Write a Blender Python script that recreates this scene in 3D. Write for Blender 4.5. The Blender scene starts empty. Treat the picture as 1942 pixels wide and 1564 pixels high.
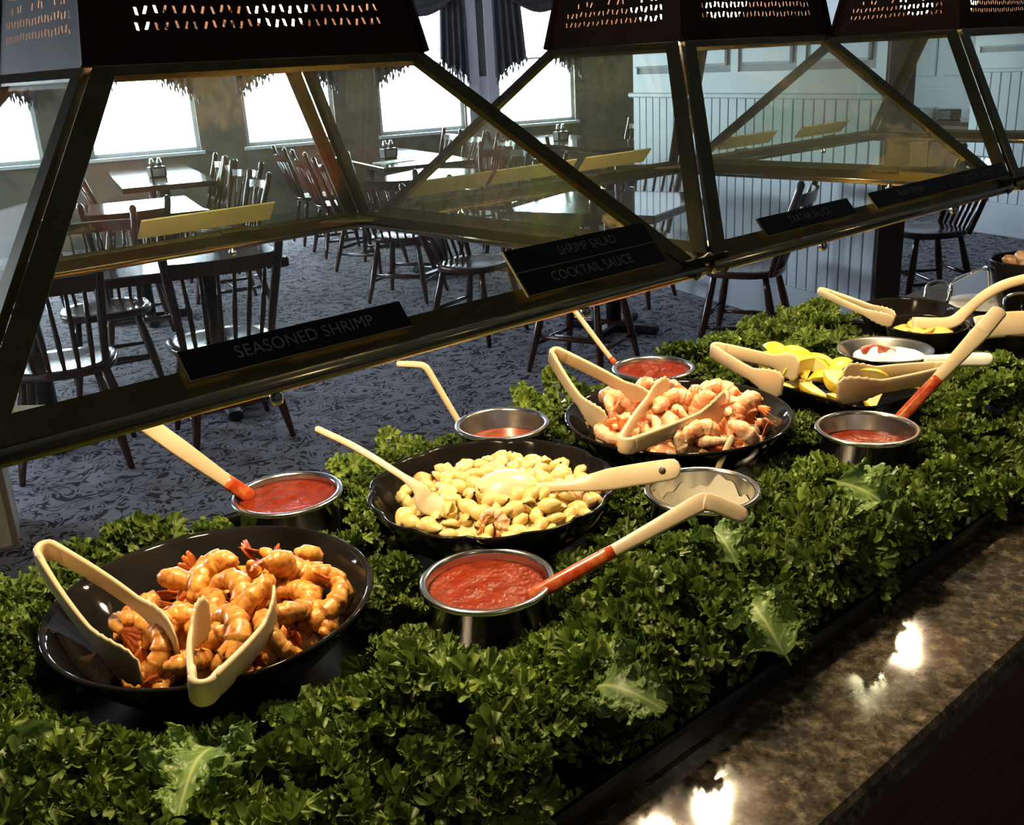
import bpy, math, random
import numpy as np
from mathutils import Vector, Matrix
random.seed(7); rng = np.random.default_rng(7)
scene = bpy.context.scene
col = scene.collection
PI = math.pi

# ------------------------------------------------------------------ camera
CAM = np.array([-0.182, -0.9329, 1.5353]); FPX = 1896.04
def cam_axes(pitch, roll, yaw):
    cy, sy, cp, sp = math.cos(yaw), math.sin(yaw), math.cos(pitch), math.sin(pitch)
    fw = np.array([sy*cp, cy*cp, -sp]); r = np.array([cy, -sy, 0.0]); u = np.cross(r, fw)
    c, s = math.cos(roll), math.sin(roll)
    return c*r + s*u, -s*r + c*u, fw
CR, CU, CF = cam_axes(0.335, -0.0559, 0.7091)
cd = bpy.data.cameras.new('camera'); cd.sensor_fit = 'HORIZONTAL'; cd.sensor_width = 36.0
cd.lens = 36.0*FPX/1942.0; cd.clip_start = 0.02; cd.clip_end = 200
cam = bpy.data.objects.new('camera', cd); col.objects.link(cam)
mw = Matrix.Identity(4)
for i in range(3):
    mw[i][0], mw[i][1], mw[i][2], mw[i][3] = CR[i], CU[i], -CF[i], CAM[i]
cam.matrix_world = mw
scene.camera = cam

# ------------------------------------------------------------------ world, exposure
WORLD_STRENGTH = 50.0
world = bpy.data.worlds.new('overcast_sky'); scene.world = world; world.use_nodes = True
bg = world.node_tree.nodes['Background']
bg.inputs[0].default_value = (0.72, 0.86, 1.0, 1); bg.inputs[1].default_value = WORLD_STRENGTH
LAMP_W = 14.0; LAMP_COL = (1.0, 0.77, 0.47)
vs = scene.view_settings
vs.view_transform = 'Standard'; vs.look = 'None'; vs.gamma = 1.0; vs.exposure = 0.0; vs.use_curve_mapping = False
try:
    scene.cycles.use_denoising = True
    scene.cycles.sample_clamp_indirect = 6.0
    scene.cycles.max_bounces = 6; scene.cycles.diffuse_bounces = 3; scene.cycles.glossy_bounces = 3; scene.cycles.transmission_bounces = 3
    scene.cycles.transparent_max_bounces = 16
    scene.cycles.use_adaptive_sampling = True; scene.cycles.adaptive_threshold = 0.08; scene.cycles.adaptive_min_samples = 12
    scene.cycles.caustics_reflective = False; scene.cycles.caustics_refractive = False
except Exception: pass

# the dining room is turned 17 degrees against the buffet
RT = math.radians(-17); E1 = np.array([math.cos(RT), math.sin(RT)]); E2 = np.array([-math.sin(RT), math.cos(RT)])
def R3(a, b, z): p = E1*a + E2*b; return (p[0], p[1], z)
WALL_B = 10.06; CEIL = 2.75; A0, A1, B0 = -4.2, 10.4, -4.5
WINS = [(-0.93, 0.10), (0.53, 1.59), (2.06, 3.03), (3.53, 4.54), (4.96, 5.96)]
ADDED_WINS = [(6.0,7.3), (8.0,9.3)]       # windows added in the unseen left wall to brighten the partition
SILL, HEAD = 0.86, 2.25
for (a0, a1) in WINS:       # daylight portals in the window openings
    ld = bpy.data.lights.new('window_daylight', 'AREA'); ld.shape = 'RECTANGLE'
    ld.size = a1-a0; ld.size_y = HEAD-SILL; ld.cycles.is_portal = True
    lo = bpy.data.objects.new('window_daylight', ld); col.objects.link(lo)
    lo.location = R3((a0+a1)/2, WALL_B+0.02, (SILL+HEAD)/2)
    lo.rotation_euler = (math.radians(-90), 0, RT)

for (b0, b1) in ADDED_WINS:  # daylight portals for the added left-wall windows
    ld = bpy.data.lights.new('window_daylight', 'AREA'); ld.shape = 'RECTANGLE'
    ld.size = b1-b0; ld.size_y = HEAD-SILL; ld.cycles.is_portal = True
    lo = bpy.data.objects.new('window_daylight', ld); col.objects.link(lo)
    lo.location = R3(A0-0.02, (b0+b1)/2, (SILL+HEAD)/2); lo.rotation_euler = (math.radians(-90), 0, RT+math.radians(90))
def at(px, py, z):
    d = CF + CR*(px-971)/FPX - CU*(py-782)/FPX
    return CAM + d*(z-CAM[2])/d[2]

# ------------------------------------------------------------------ mesh helpers
class MB:
    def __init__(s): s.v = []; s.f = []; s.sm = []
    def add(s, V, F, smooth=False):
        o = len(s.v); s.v.extend([tuple(map(float, p)) for p in V])
        s.f.extend([tuple(i+o for i in f) for f in F]); s.sm.extend([smooth]*len(F)); return s
    def box(s, lo, hi, M=None, bev=0.0):
        x0, y0, z0 = lo; x1, y1, z1 = hi
        if bev <= 0:
            V = [(x0,y0,z0),(x1,y0,z0),(x1,y1,z0),(x0,y1,z0),(x0,y0,z1),(x1,y0,z1),(x1,y1,z1),(x0,y1,z1)]
            F = [(0,3,2,1),(4,5,6,7),(0,1,5,4),(1,2,6,5),(2,3,7,6),(3,0,4,7)]
        else:   # chamfered on the vertical and top edges
            b = bev
            def ring(z, i): return [(x0+i+b,y0+i,z),(x1-i-b,y0+i,z),(x1-i,y0+i+b,z),(x1-i,y1-i-b,z),(x1-i-b,y1-i,z),(x0+i+b,y1-i,z),(x0+i,y1-i-b,z),(x0+i,y0+i+b,z)]
            V = ring(z0, b)+ring(z0+b, 0)+ring(z1-b, 0)+ring(z1, b)
            F = [tuple(range(7, -1, -1)), tuple(range(24, 32))]
            for k in range(3):
                for i in range(8): j = (i+1) % 8; F.append((k*8+i, k*8+j, k*8+8+j, k*8+8+i))
        if M is not None: V = [tuple(M @ Vector(p)) for p in V]
        return s.add(V, F)
    def tube(s, pts, rad, n=10, caps=True, flat=None, smooth=True):
        """round (or elliptical: flat = thickness ratio along the second axis) tube along pts"""
        P = [np.array(p, float) for p in pts]; m = len(P)
        if np.isscalar(rad): rad = [rad]*m
        V = []; F = []; prev = None
        for i in range(m):
            t = P[min(i+1, m-1)]-P[max(i-1, 0)]; t = t/(np.linalg.norm(t)+1e-12)
            if prev is None:
                a = np.array([0,0,1.0]) if abs(t[2]) < 0.9 else np.array([1.0,0,0])
                s1 = np.cross(t, a)
            else: s1 = prev - t*(prev@t)
            s1 = s1/(np.linalg.norm(s1)+1e-12); prev = s1; s2 = np.cross(t, s1)
            fl = 1.0 if flat is None else (flat if np.isscalar(flat) else flat[i])
            for k in range(n):
                a = 2*PI*k/n; V.append(P[i] + s1*math.cos(a)*rad[i] + s2*math.sin(a)*rad[i]*fl)
        for i in range(m-1):
            for k in range(n):
                j = (k+1) % n; F.append((i*n+k, i*n+j, (i+1)*n+j, (i+1)*n+k))
        if caps: F.append(tuple(range(n-1, -1, -1))); F.append(tuple((m-1)*n+k for k in range(n)))
        return s.add(V, F, smooth)
    def ribbon(s, pts, widths, thick, side=None, n=10):
        """flat strip with rounded section; side(i,t) gives the width direction"""
        P = [np.array(p, float) for p in pts]; m = len(P); V = []; F = []
        if np.isscalar(thick): thick = [thick]*m
        for i in range(m):
            t = P[min(i+1, m-1)]-P[max(i-1, 0)]; t = t/(np.linalg.norm(t)+1e-12)
            sd = np.cross(t, [0,0,1.0]) if side is None else np.array(side, float)
            sd = sd - t*(sd@t); sd = sd/(np.linalg.norm(sd)+1e-12); nn = np.cross(sd, t)
            for k in range(n):
                a = 2*PI*(k+0.5)/n; c, q = math.cos(a), math.sin(a)
                c = math.copysign(abs(c)**0.45, c); q = math.copysign(abs(q)**0.6, q)
                V.append(P[i] + sd*c*widths[i]/2 + nn*q*thick[i]/2)
        for i in range(m-1):
            for k in range(n):
                j = (k+1) % n; F.append((i*n+k, (i+1)*n+k, (i+1)*n+j, i*n+j))
        F.append(tuple(range(n))); F.append(tuple((m-1)*n+k for k in range(n-1, -1, -1)))
        return s.add(V, F, True)
    def lathe(s, prof, n=48, c=(0,0,0), smooth=True, rfun=None, closed=False, sy=1.0):
        V = []; F = []; m = len(prof)
        for (r, z) in prof:
            for k in range(n):
                a = 2*PI*k/n; q = r*(1 if rfun is None else rfun(a, z)); V.append((c[0]+q*math.cos(a), c[1]+q*math.sin(a)*sy, c[2]+z))
        for i in range(m-1):
            for k in range(n):
                j = (k+1) % n; F.append((i*n+k, i*n+j, (i+1)*n+j, (i+1)*n+k))
        if closed:
            for k in range(n): j = (k+1) % n; F.append(((m-1)*n+k, (m-1)*n+j, j, k))
        else:
            if prof[0][0] > 1e-5: F.append(tuple(range(n-1, -1, -1)))
            if prof[-1][0] > 1e-5: F.append(tuple((m-1)*n+k for k in range(n)))
        return s.add(V, F, smooth)
    def prism(s, poly, up):
        """extrude a polygon (3D points) by vector up"""
        n = len(poly); P = [np.array(p, float) for p in poly]; up = np.array(up, float)
        V = P + [p+up for p in P]; F = [tuple(range(n-1, -1, -1)), tuple(range(n, 2*n))]
        for i in range(n): j = (i+1) % n; F.append((i, j, n+j, n+i))
        return s.add(V, F)
    def mesh(s, name, mat):
        me = bpy.data.meshes.new(name); me.from_pydata(s.v, [], s.f)
        me.polygons.foreach_set('use_smooth', s.sm); me.materials.append(mat); me.update(); return me
    def build(s, name, mat, parent=None, auto=None):
        me = s.mesh(name, mat); o = bpy.data.objects.new(name, me); col.objects.link(o)
        if parent is not None: o.parent = parent
        return o
def spline(pts, k=6):
    P = [np.array(p, float) for p in pts]
    if len(P) < 3: return [P[0]+(P[1]-P[0])*t for t in np.linspace(0, 1, k+1)]
    Q = [2*P[0]-P[1]]+P+[2*P[-1]-P[-2]]; out = []
    for i in range(1, len(Q)-2):
        for t in np.linspace(0, 1, k, endpoint=False):
            out.append(0.5*((2*Q[i])+(-Q[i-1]+Q[i+1])*t+(2*Q[i-1]-5*Q[i]+4*Q[i+1]-Q[i+2])*t*t+(-Q[i-1]+3*Q[i]-3*Q[i+1]+Q[i+2])*t**3))
    return out+[P[-1]]
def interp(vals, m): return list(np.interp(np.linspace(0, 1, m), np.linspace(0, 1, len(vals)), vals))
def tag(o, label=None, cat=None, group=None, kind=None):
    if label: o['label'] = label
    if cat: o['category'] = cat
    if group: o['group'] = group
    if kind: o['kind'] = kind
    return o
def thing(name, label, cat, loc=(0,0,0), rz=0.0, group=None, kind=None):
    o = bpy.data.objects.new(name, None); o.empty_display_size = 0.05; col.objects.link(o)
    o.location = loc; o.rotation_euler = (0,0,rz)
    return tag(o, label, cat, group, kind)
def copy_tree(o, parent=None):
    c = o.copy(); col.objects.link(c); c.parent = parent
    for ch in list(o.children): copy_tree(ch, c)
    return c

# ------------------------------------------------------------------ materials
MATS = {}
def mat(name, base, rough=0.5, metal=0.0, noise=None, bump=None, spec=0.5, coat=0.0, trans=0.0, emit=None, sss=0.0, rnd=0.0):
    m = bpy.data.materials.new(name); m.use_nodes = True; nt = m.node_tree; N = nt.nodes; L = nt.links
    b = N['Principled BSDF']
    b.inputs['Base Color'].default_value = (*base, 1); b.inputs['Roughness'].default_value = rough; b.inputs['Metallic'].default_value = metal
    b.inputs['Specular IOR Level'].default_value = spec; b.inputs['Coat Weight'].default_value = coat
    if coat: b.inputs['Coat Roughness'].default_value = 0.05
    if sss:
        b.inputs['Subsurface Weight'].default_value = sss; b.inputs['Subsurface Radius'].default_value = (0.01,0.005,0.003); b.inputs['Subsurface Scale'].default_value = 0.6
    if emit: b.inputs['Emission Color'].default_value = (*emit[:3], 1); b.inputs['Emission Strength'].default_value = emit[3]
    tc = N.new('ShaderNodeTexCoord')
    if noise:     # (scale, second colour, detail, lo, hi)
        sc, c2, det, lo, hi = noise
        n = N.new('ShaderNodeTexNoise'); n.inputs['Scale'].default_value = sc; n.inputs['Detail'].default_value = det
        L.new(tc.outputs['Object'], n.inputs['Vector'])
        r = N.new('ShaderNodeMapRange'); r.inputs[1].default_value = lo; r.inputs[2].default_value = hi
        L.new(n.outputs['Fac'], r.inputs[0])
        x = N.new('ShaderNodeMix'); x.data_type = 'RGBA'; x.inputs[6].default_value = (*base, 1); x.inputs[7].default_value = (*c2, 1)
        L.new(r.outputs[0], x.inputs[0]); out = x.outputs[2]
        if rnd:
            oi = N.new('ShaderNodeObjectInfo'); h = N.new('ShaderNodeHueSaturation'); mr = N.new('ShaderNodeMapRange')
            mr.inputs[3].default_value = 1-rnd; mr.inputs[4].default_value = 1+rnd
            L.new(oi.outputs['Random'], mr.inputs[0]); L.new(mr.outputs[0], h.inputs['Value']); L.new(out, h.inputs['Color']); out = h.outputs[0]
        L.new(out, b.inputs['Base Color'])
    if bump:
        sc, st, det = bump
        n = N.new('ShaderNodeTexNoise'); n.inputs['Scale'].default_value = sc; n.inputs['Detail'].default_value = det
        L.new(tc.outputs['Object'], n.inputs['Vector'])
        bn = N.new('ShaderNodeBump'); bn.inputs['Strength'].default_value = st; bn.inputs['Distance'].default_value = 0.01
        L.new(n.outputs['Fac'], bn.inputs['Height']); L.new(bn.outputs[0], b.inputs['Normal'])
    MATS[name] = m; return m
M = {}
M['lip'] = mat('polished_brass', (0.50,0.42,0.25), 0.2, 1.0)
M['bronze'] = mat('aged_brass', (0.155,0.135,0.065), 0.28, 0.9, noise=(30,(0.12,0.102,0.05),3,0.3,0.7))
M['hood'] = mat('copper_brown_metal', (0.065,0.032,0.022), 0.55, 0.25, spec=0.12, noise=(14,(0.045,0.023,0.017),4,0.3,0.7))
M['steel'] = mat('stainless_steel', (0.72,0.69,0.64), 0.22, 1.0, noise=(60,(0.62,0.59,0.55),2,0.3,0.7))
M['chrome'] = mat('chrome_wire', (0.85,0.85,0.83), 0.1, 1.0)
M['black'] = mat('black_melamine', (0.006,0.005,0.004), 0.05, 0, spec=0.14, noise=(9,(0.016,0.014,0.012),3,0.4,0.7))
M['blackiron'] = mat('black_enamel', (0.008,0.007,0.006), 0.14, 0, spec=0.12, noise=(20,(0.016,0.013,0.01),3,0.45,0.8))
M['cream'] = mat('cream_plastic', (0.72,0.56,0.34), 0.32, 0, noise=(18,(0.66,0.50,0.29),3,0.35,0.75))
M['whiteplastic'] = mat('white_plastic', (0.85,0.82,0.76), 0.3)
M['signblack'] = mat('sign_black', (0.004,0.004,0.005), 0.35, spec=0.25)
M['signback'] = mat('sign_tan_back', (0.62,0.50,0.25), 0.6, noise=(12,(0.55,0.43,0.2),2,0.3,0.7))
M['signtext'] = mat('sign_lettering', (0.22,0.21,0.21), 0.6)
M['wood'] = mat('dark_stained_wood', (0.050,0.020,0.013), 0.22, 0, noise=(22,(0.10,0.035,0.02),4,0.35,0.75), coat=0.3)
M['tabletop'] = mat('varnished_tabletop', (0.045,0.018,0.012), 0.12, 0, noise=(9,(0.085,0.032,0.02),4,0.35,0.75), coat=0.6)
M['iron'] = mat('black_iron', (0.012,0.012,0.013), 0.4)
M['paint'] = mat('pale_blue_grey_paint', (0.60,0.65,0.69), 0.45, noise=(5,(0.56,0.61,0.65),3,0.3,0.7))
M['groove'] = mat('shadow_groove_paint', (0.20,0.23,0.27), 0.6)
M['wallpaper'] = mat('mottled_wallpaper', (0.24,0.20,0.15), 0.7, noise=(7,(0.15,0.125,0.095),5,0.3,0.7))
M['olivewall'] = mat('olive_wall', (0.12,0.125,0.11), 0.7, noise=(6,(0.09,0.095,0.085),5,0.3,0.7))
M['lavender'] = mat('pale_lavender_paint', (0.55,0.54,0.60), 0.5)
M['ceiling'] = mat('ceiling_plaster', (0.42,0.41,0.40), 0.8)
M['brownwall'] = mat('brown_panel', (0.10,0.055,0.035), 0.5, noise=(6,(0.07,0.038,0.025),4,0.3,0.7))
M['curtain'] = mat('charcoal_curtain', (0.045,0.042,0.05), 0.85, noise=(30,(0.075,0.07,0.08),4,0.3,0.7))
M['basewood'] = mat('mahogany_boards', (0.075,0.024,0.018), 0.4, noise=(12,(0.10,0.036,0.025),4,0.3,0.7))
M['winframe'] = mat('white_window_frame', (0.80,0.82,0.84), 0.5)
M['bulb'] = mat('heat_lamp_bulb', (1,0.9,0.7), 0.3, emit=(1.0,0.80,0.50,95.0))
M['hoodin'] = mat('hood_reflector', (0.06,0.05,0.04), 0.4, 0.6)
M['sauce'] = mat('cocktail_sauce', (0.25,0.030,0.007), 0.2, 0, noise=(55,(0.165,0.017,0.004),4,0.35,0.7), bump=(110,0.5,5), spec=0.3)
M['broth'] = mat('thin_red_sauce', (0.33,0.060,0.022), 0.06, 0, coat=0.5)
M['smear'] = mat('sauce_smear', (0.45,0.045,0.012), 0.2, 0, noise=(80,(0.62,0.20,0.06),3,0.4,0.75))
M['whitesauce'] = mat('creamy_white_sauce', (0.78,0.74,0.62), 0.25, bump=(60,0.3,4))
M['sourcream'] = mat('sour_cream', (0.88,0.86,0.80), 0.3, bump=(40,0.4,4))
M['pasta'] = mat('shell_pasta', (0.80,0.61,0.24), 0.32, 0, noise=(60,(0.74,0.50,0.15),3,0.35,0.7), coat=0.15, rnd=0.12)
M['pastasauce'] = mat('pasta_dressing', (0.70,0.58,0.32), 0.35, bump=(60,0.6,4))
M['shrimpA'] = mat('seasoned_shrimp_flesh', (0.70,0.33,0.060), 0.36, 0, noise=(150,(0.42,0.10,0.012),6,0.46,0.70), bump=(200,0.12,4), coat=0.12, rnd=0.15)
M['tailA'] = mat('seasoned_shrimp_tail', (0.55,0.13,0.02), 0.25, 0, noise=(120,(0.35,0.06,0.01),3,0.4,0.7), coat=0.4)
M['shrimpB'] = mat('boiled_shrimp_flesh', (0.86,0.56,0.34), 0.25, 0, noise=(70,(0.78,0.30,0.11),4,0.45,0.70), bump=(160,0.3,4), coat=0.12, rnd=0.1)
M['tailB'] = mat('boiled_shrimp_tail', (0.72,0.17,0.045), 0.25, 0, noise=(100,(0.80,0.34,0.10),3,0.4,0.7), coat=0.4)
M['lemonrind'] = mat('lemon_rind', (0.86,0.60,0.04), 0.35, bump=(160,0.25,2))
M['lemonflesh'] = mat('lemon_flesh', (0.88,0.74,0.24), 0.25, 0, noise=(40,(0.90,0.82,0.45),3,0.35,0.7))
M['potato'] = mat('yellow_potato_slice', (0.80,0.56,0.13), 0.45, 0, noise=(40,(0.70,0.42,0.08),3,0.35,0.7))
M['brownfood'] = mat('browned_food', (0.30,0.14,0.06), 0.4, 0, noise=(60,(0.50,0.30,0.15),4,0.35,0.7))
M['plate'] = mat('cream_plate', (0.74,0.68,0.54), 0.3)
M['traymat'] = mat('black_tray_plastic', (0.012,0.012,0.012), 0.22)
M['greycab'] = mat('dark_green_grey_laminate', (0.045,0.05,0.045), 0.4)
M['red'] = mat('caddy_label', (0.5,0.5,0.45), 0.5)
def nodes(name):
    m = bpy.data.materials.new(name); m.use_nodes = True
    return m, m.node_tree.nodes, m.node_tree.links, m.node_tree.nodes['Principled BSDF']
def ramp(N, L, src, stops):
    r = N.new('ShaderNodeValToRGB'); cr = r.color_ramp
    while len(cr.elements) < len(stops): cr.elements.new(0.5)
    for e, (p, c) in zip(cr.elements, stops): e.position = p; e.color = (*c, 1)
    L.new(src, r.inputs[0]); return r
# carpet: pale ground with dark curling vine strokes
m, N, L, b = nodes('scroll_carpet'); M['carpet'] = m
tc = N.new('ShaderNodeTexCoord'); mp = N.new('ShaderNodeMapping'); mp.inputs['Rotation'].default_value = (0,0,RT)
L.new(tc.outputs['Object'], mp.inputs[0])
n1 = N.new('ShaderNodeTexNoise'); n1.inputs['Scale'].default_value = 7.0; n1.inputs['Detail'].default_value = 1.2; n1.inputs['Distortion'].default_value = 1.6
L.new(mp.outputs[0], n1.inputs['Vector'])
k = N.new('ShaderNodeMath'); k.operation = 'MULTIPLY'; k.inputs[1].default_value = 7.0; L.new(n1.outputs['Fac'], k.inputs[0])
fr = N.new('ShaderNodeMath'); fr.operation = 'PINGPONG'; fr.inputs[1].default_value = 0.5; L.new(k.outputs[0], fr.inputs[0])
n2 = N.new('ShaderNodeTexNoise'); n2.inputs['Scale'].default_value = 14.0; n2.inputs['Detail'].default_value = 1.0; L.new(mp.outputs[0], n2.inputs['Vector'])
ad = N.new('ShaderNodeMath'); ad.operation = 'MULTIPLY_ADD'; ad.inputs[1].default_value = 0.9; ad.inputs[2].default_value = -0.45; L.new(n2.outputs['Fac'], ad.inputs[0])
sm = N.new('ShaderNodeMath'); sm.operation = 'ADD'; L.new(fr.outputs[0], sm.inputs[0]); L.new(ad.outputs[0], sm.inputs[1])
r = ramp(N, L, sm.outputs[0], [(0.0,(0.05,0.042,0.05)),(0.10,(0.06,0.05,0.058)),(0.19,(0.29,0.275,0.305)),(1.0,(0.35,0.335,0.37))])
L.new(r.outputs[0], b.inputs['Base Color']); b.inputs['Roughness'].default_value = 0.95; b.inputs['Specular IOR Level'].default_value = 0.1
# granite: dark brown with pale flecks, polished
m, N, L, b = nodes('polished_granite'); M['granite'] = m
tc = N.new('ShaderNodeTexCoord')
n1 = N.new('ShaderNodeTexNoise'); n1.inputs['Scale'].default_value = 55; n1.inputs['Detail'].default_value = 6; n1.inputs['Roughness'].default_value = 0.7; L.new(tc.outputs['Object'], n1.inputs['Vector'])
r1 = ramp(N, L, n1.outputs['Fac'], [(0.30,(0.02,0.016,0.012)),(0.50,(0.075,0.06,0.042)),(0.62,(0.17,0.14,0.10)),(0.75,(0.32,0.27,0.19))])
v1 = N.new('ShaderNodeTexVoronoi'); v1.inputs['Scale'].default_value = 130; L.new(tc.outputs['Object'], v1.inputs['Vector'])
r2 = ramp(N, L, v1.outputs['Color'], [(0.0,(0.45,0.45,0.45)),(0.55,(0.9,0.9,0.9)),(0.9,(1.2,1.15,1.0)),(1.0,(2.4,2.2,1.7))])
x = N.new('ShaderNodeMix'); x.data_type = 'RGBA'; x.blend_type = 'MULTIPLY'; x.inputs[0].default_value = 1.0
L.new(r1.outputs[0], x.inputs[6]); L.new(r2.outputs[0], x.inputs[7]); L.new(x.outputs[2], b.inputs['Base Color'])
n3 = N.new('ShaderNodeTexNoise'); n3.inputs['Scale'].default_value = 9; n3.inputs['Detail'].default_value = 5; L.new(tc.outputs['Object'], n3.inputs['Vector'])
r3 = N.new('ShaderNodeMapRange'); r3.inputs[1].default_value = 0.3; r3.inputs[2].default_value = 0.7; r3.inputs[3].default_value = 0.03; r3.inputs[4].default_value = 0.12
L.new(n3.outputs['Fac'], r3.inputs[0]); L.new(r3.outputs[0], b.inputs['Roughness']); b.inputs['Specular IOR Level'].default_value = 0.6
# kale: green blade, paler ribs, light passes through
def kale_mat(name, dark, light, rib):
    m, N, L, b = nodes(name)
    tc = N.new('ShaderNodeTexCoord'); n = N.new('ShaderNodeTexNoise'); n.inputs['Scale'].default_value = 38; n.inputs['Detail'].default_value = 4
    L.new(tc.outputs['Object'], n.inputs['Vector'])
    r = ramp(N, L, n.outputs['Fac'], [(0.32, dark), (0.72, light)])
    at_ = N.new('ShaderNodeAttribute'); at_.attribute_name = 'rib'
    x = N.new('ShaderNodeMix'); x.data_type = 'RGBA'; L.new(at_.outputs['Fac'], x.inputs[0]); L.new(r.outputs[0], x.inputs[6]); x.inputs[7].default_value = (*rib, 1)
    oi = N.new('ShaderNodeObjectInfo'); h = N.new('ShaderNodeHueSaturation'); mr = N.new('ShaderNodeMapRange'); mr.inputs[3].default_value = 0.72; mr.inputs[4].default_value = 1.3
    L.new(oi.outputs['Random'], mr.inputs[0]); L.new(mr.outputs[0], h.inputs['Value']); L.new(x.outputs[2], h.inputs['Color'])
    L.new(h.outputs[0], b.inputs['Base Color']); b.inputs['Roughness'].default_value = 0.42; b.inputs['Specular IOR Level'].default_value = 0.4
    t = N.new('ShaderNodeBsdfTranslucent'); L.new(h.outputs[0], t.inputs[0])
    ms = N.new('ShaderNodeMixShader'); ms.inputs[0].default_value = 0.22
    L.new(b.outputs[0], ms.inputs[1]); L.new(t.outputs[0], ms.inputs[2]); L.new(ms.outputs[0], N['Material Output'].inputs[0])
    M[name] = m
kale_mat('curly_kale', (0.072,0.125,0.017), (0.235,0.315,0.052), (0.36,0.44,0.14))
kale_mat('broad_kale', (0.10,0.18,0.035), (0.20,0.30,0.07), (0.42,0.50,0.20))
# sneeze guard glass: clear, slightly dusty, mirror-like at grazing angles
m, N, L, b = nodes('guard_glass'); M['glass'] = m
tr = N.new('ShaderNodeBsdfTransparent'); tr.inputs[0].default_value = (0.93,0.96,0.93,1)
gl = N.new('ShaderNodeBsdfGlossy'); gl.inputs['Roughness'].default_value = 0.015; gl.inputs[0].default_value = (1,1,1,1)
df = N.new('ShaderNodeBsdfDiffuse'); df.inputs[0].default_value = (0.8,0.8,0.78,1)
fz = N.new('ShaderNodeLayerWeight'); fz.inputs[0].default_value = 0.5      # Schlick reflectance from the facing angle
fp = N.new('ShaderNodeMath'); fp.operation = 'POWER'; fp.inputs[1].default_value = 5.0; L.new(fz.outputs['Facing'], fp.inputs[0])
fm = N.new('ShaderNodeMath'); fm.operation = 'MULTIPLY_ADD'; fm.inputs[1].default_value = 0.94; fm.inputs[2].default_value = 0.035; L.new(fp.outputs[0], fm.inputs[0])
m1 = N.new('ShaderNodeMixShader'); L.new(fm.outputs[0], m1.inputs[0]); L.new(tr.outputs[0], m1.inputs[1]); L.new(gl.outputs[0], m1.inputs[2])
tc = N.new('ShaderNodeTexCoord'); dn = N.new('ShaderNodeTexNoise'); dn.inputs['Scale'].default_value = 4; dn.inputs['Detail'].default_value = 6; L.new(tc.outputs['Object'], dn.inputs['Vector'])
dr = N.new('ShaderNodeMapRange'); dr.inputs[1].default_value = 0.35; dr.inputs[2].default_value = 0.75; dr.inputs[3].default_value = 0.006; dr.inputs[4].default_value = 0.028
L.new(dn.outputs['Fac'], dr.inputs[0])
m2 = N.new('ShaderNodeMixShader'); L.new(dr.outputs[0], m2.inputs[0]); L.new(m1.outputs[0], m2.inputs[1]); L.new(df.outputs[0], m2.inputs[2])
L.new(m2.outputs[0], N['Material Output'].inputs[0])
m, N, L, b = nodes('window_glass'); M['winglass'] = m
tr = N.new('ShaderNodeBsdfTransparent'); gl = N.new('ShaderNodeBsdfGlossy'); gl.inputs['Roughness'].default_value = 0.01
m1 = N.new('ShaderNodeMixShader'); m1.inputs[0].default_value = 0.06; L.new(tr.outputs[0], m1.inputs[1]); L.new(gl.outputs[0], m1.inputs[2]); L.new(m1.outputs[0], N['Material Output'].inputs[0])

# ================================================================== THE SETTING
def rbox(name, a0, a1, b0, b1, z0, z1, mt, parent=None, kind='structure', bev=0):
    """box laid out in the room's own directions"""
    o = MB().box((a0,b0,z0), (a1,b1,z1), bev=bev).build(name, mt, parent)
    if parent is None:
        o.rotation_euler = (0,0,RT)
        if kind: o['kind'] = kind
    return o
rbox('floor', A0-0.2, A1+0.2, B0-0.2, WALL_B+0.2, -0.06, 0.0, M['carpet'])
rbox('ceiling', A0-0.2, A1+0.2, B0-0.2, WALL_B+0.2, CEIL, CEIL+0.06, M['ceiling'])
mb = MB(); ys = [B0]
for w in ADDED_WINS: ys += list(w)
ys.append(WALL_B)
for i in range(0, len(ys), 2): mb.box((A0-0.15,ys[i],0), (A0,ys[i+1],CEIL))
for (b0,b1) in ADDED_WINS: mb.box((A0-0.15,b0,0), (A0,b1,SILL)); mb.box((A0-0.15,b0,HEAD), (A0,b1,CEIL))
o = mb.build('wall_left', M['olivewall']); o.rotation_euler = (0,0,RT); o['kind'] = 'structure'
for i, (b0,b1) in enumerate(ADDED_WINS):  # frames and panes of the added, unseen windows
    w = thing('window_%d' % (i+6), None, None, R3(A0, (b0+b1)/2, SILL), RT, kind='structure'); hw = (b1-b0)/2; H = HEAD-SILL; f = MB()
    for (p, q) in (((-0.09,-hw,0),(-0.04,-hw+0.04,H)), ((-0.09,hw-0.04,0),(-0.04,hw,H)), ((-0.09,-hw,0),(-0.04,hw,0.04)), ((-0.09,-hw,H-0.04),(-0.04,hw,H))): f.box(p, q)
    f.build('window_frame', M['winframe'], w)
    MB().box((-0.066,-hw+0.04,0.04), (-0.062,hw-0.04,H-0.04)).build('window_pane', M['winglass'], w)
rbox('wall_near', A0, A1, B0-0.15, B0, 0, CEIL, M['olivewall'])
rbox('wall_right', A1, A1+0.15, B0, WALL_B, 0, CEIL, M['olivewall'])
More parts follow.
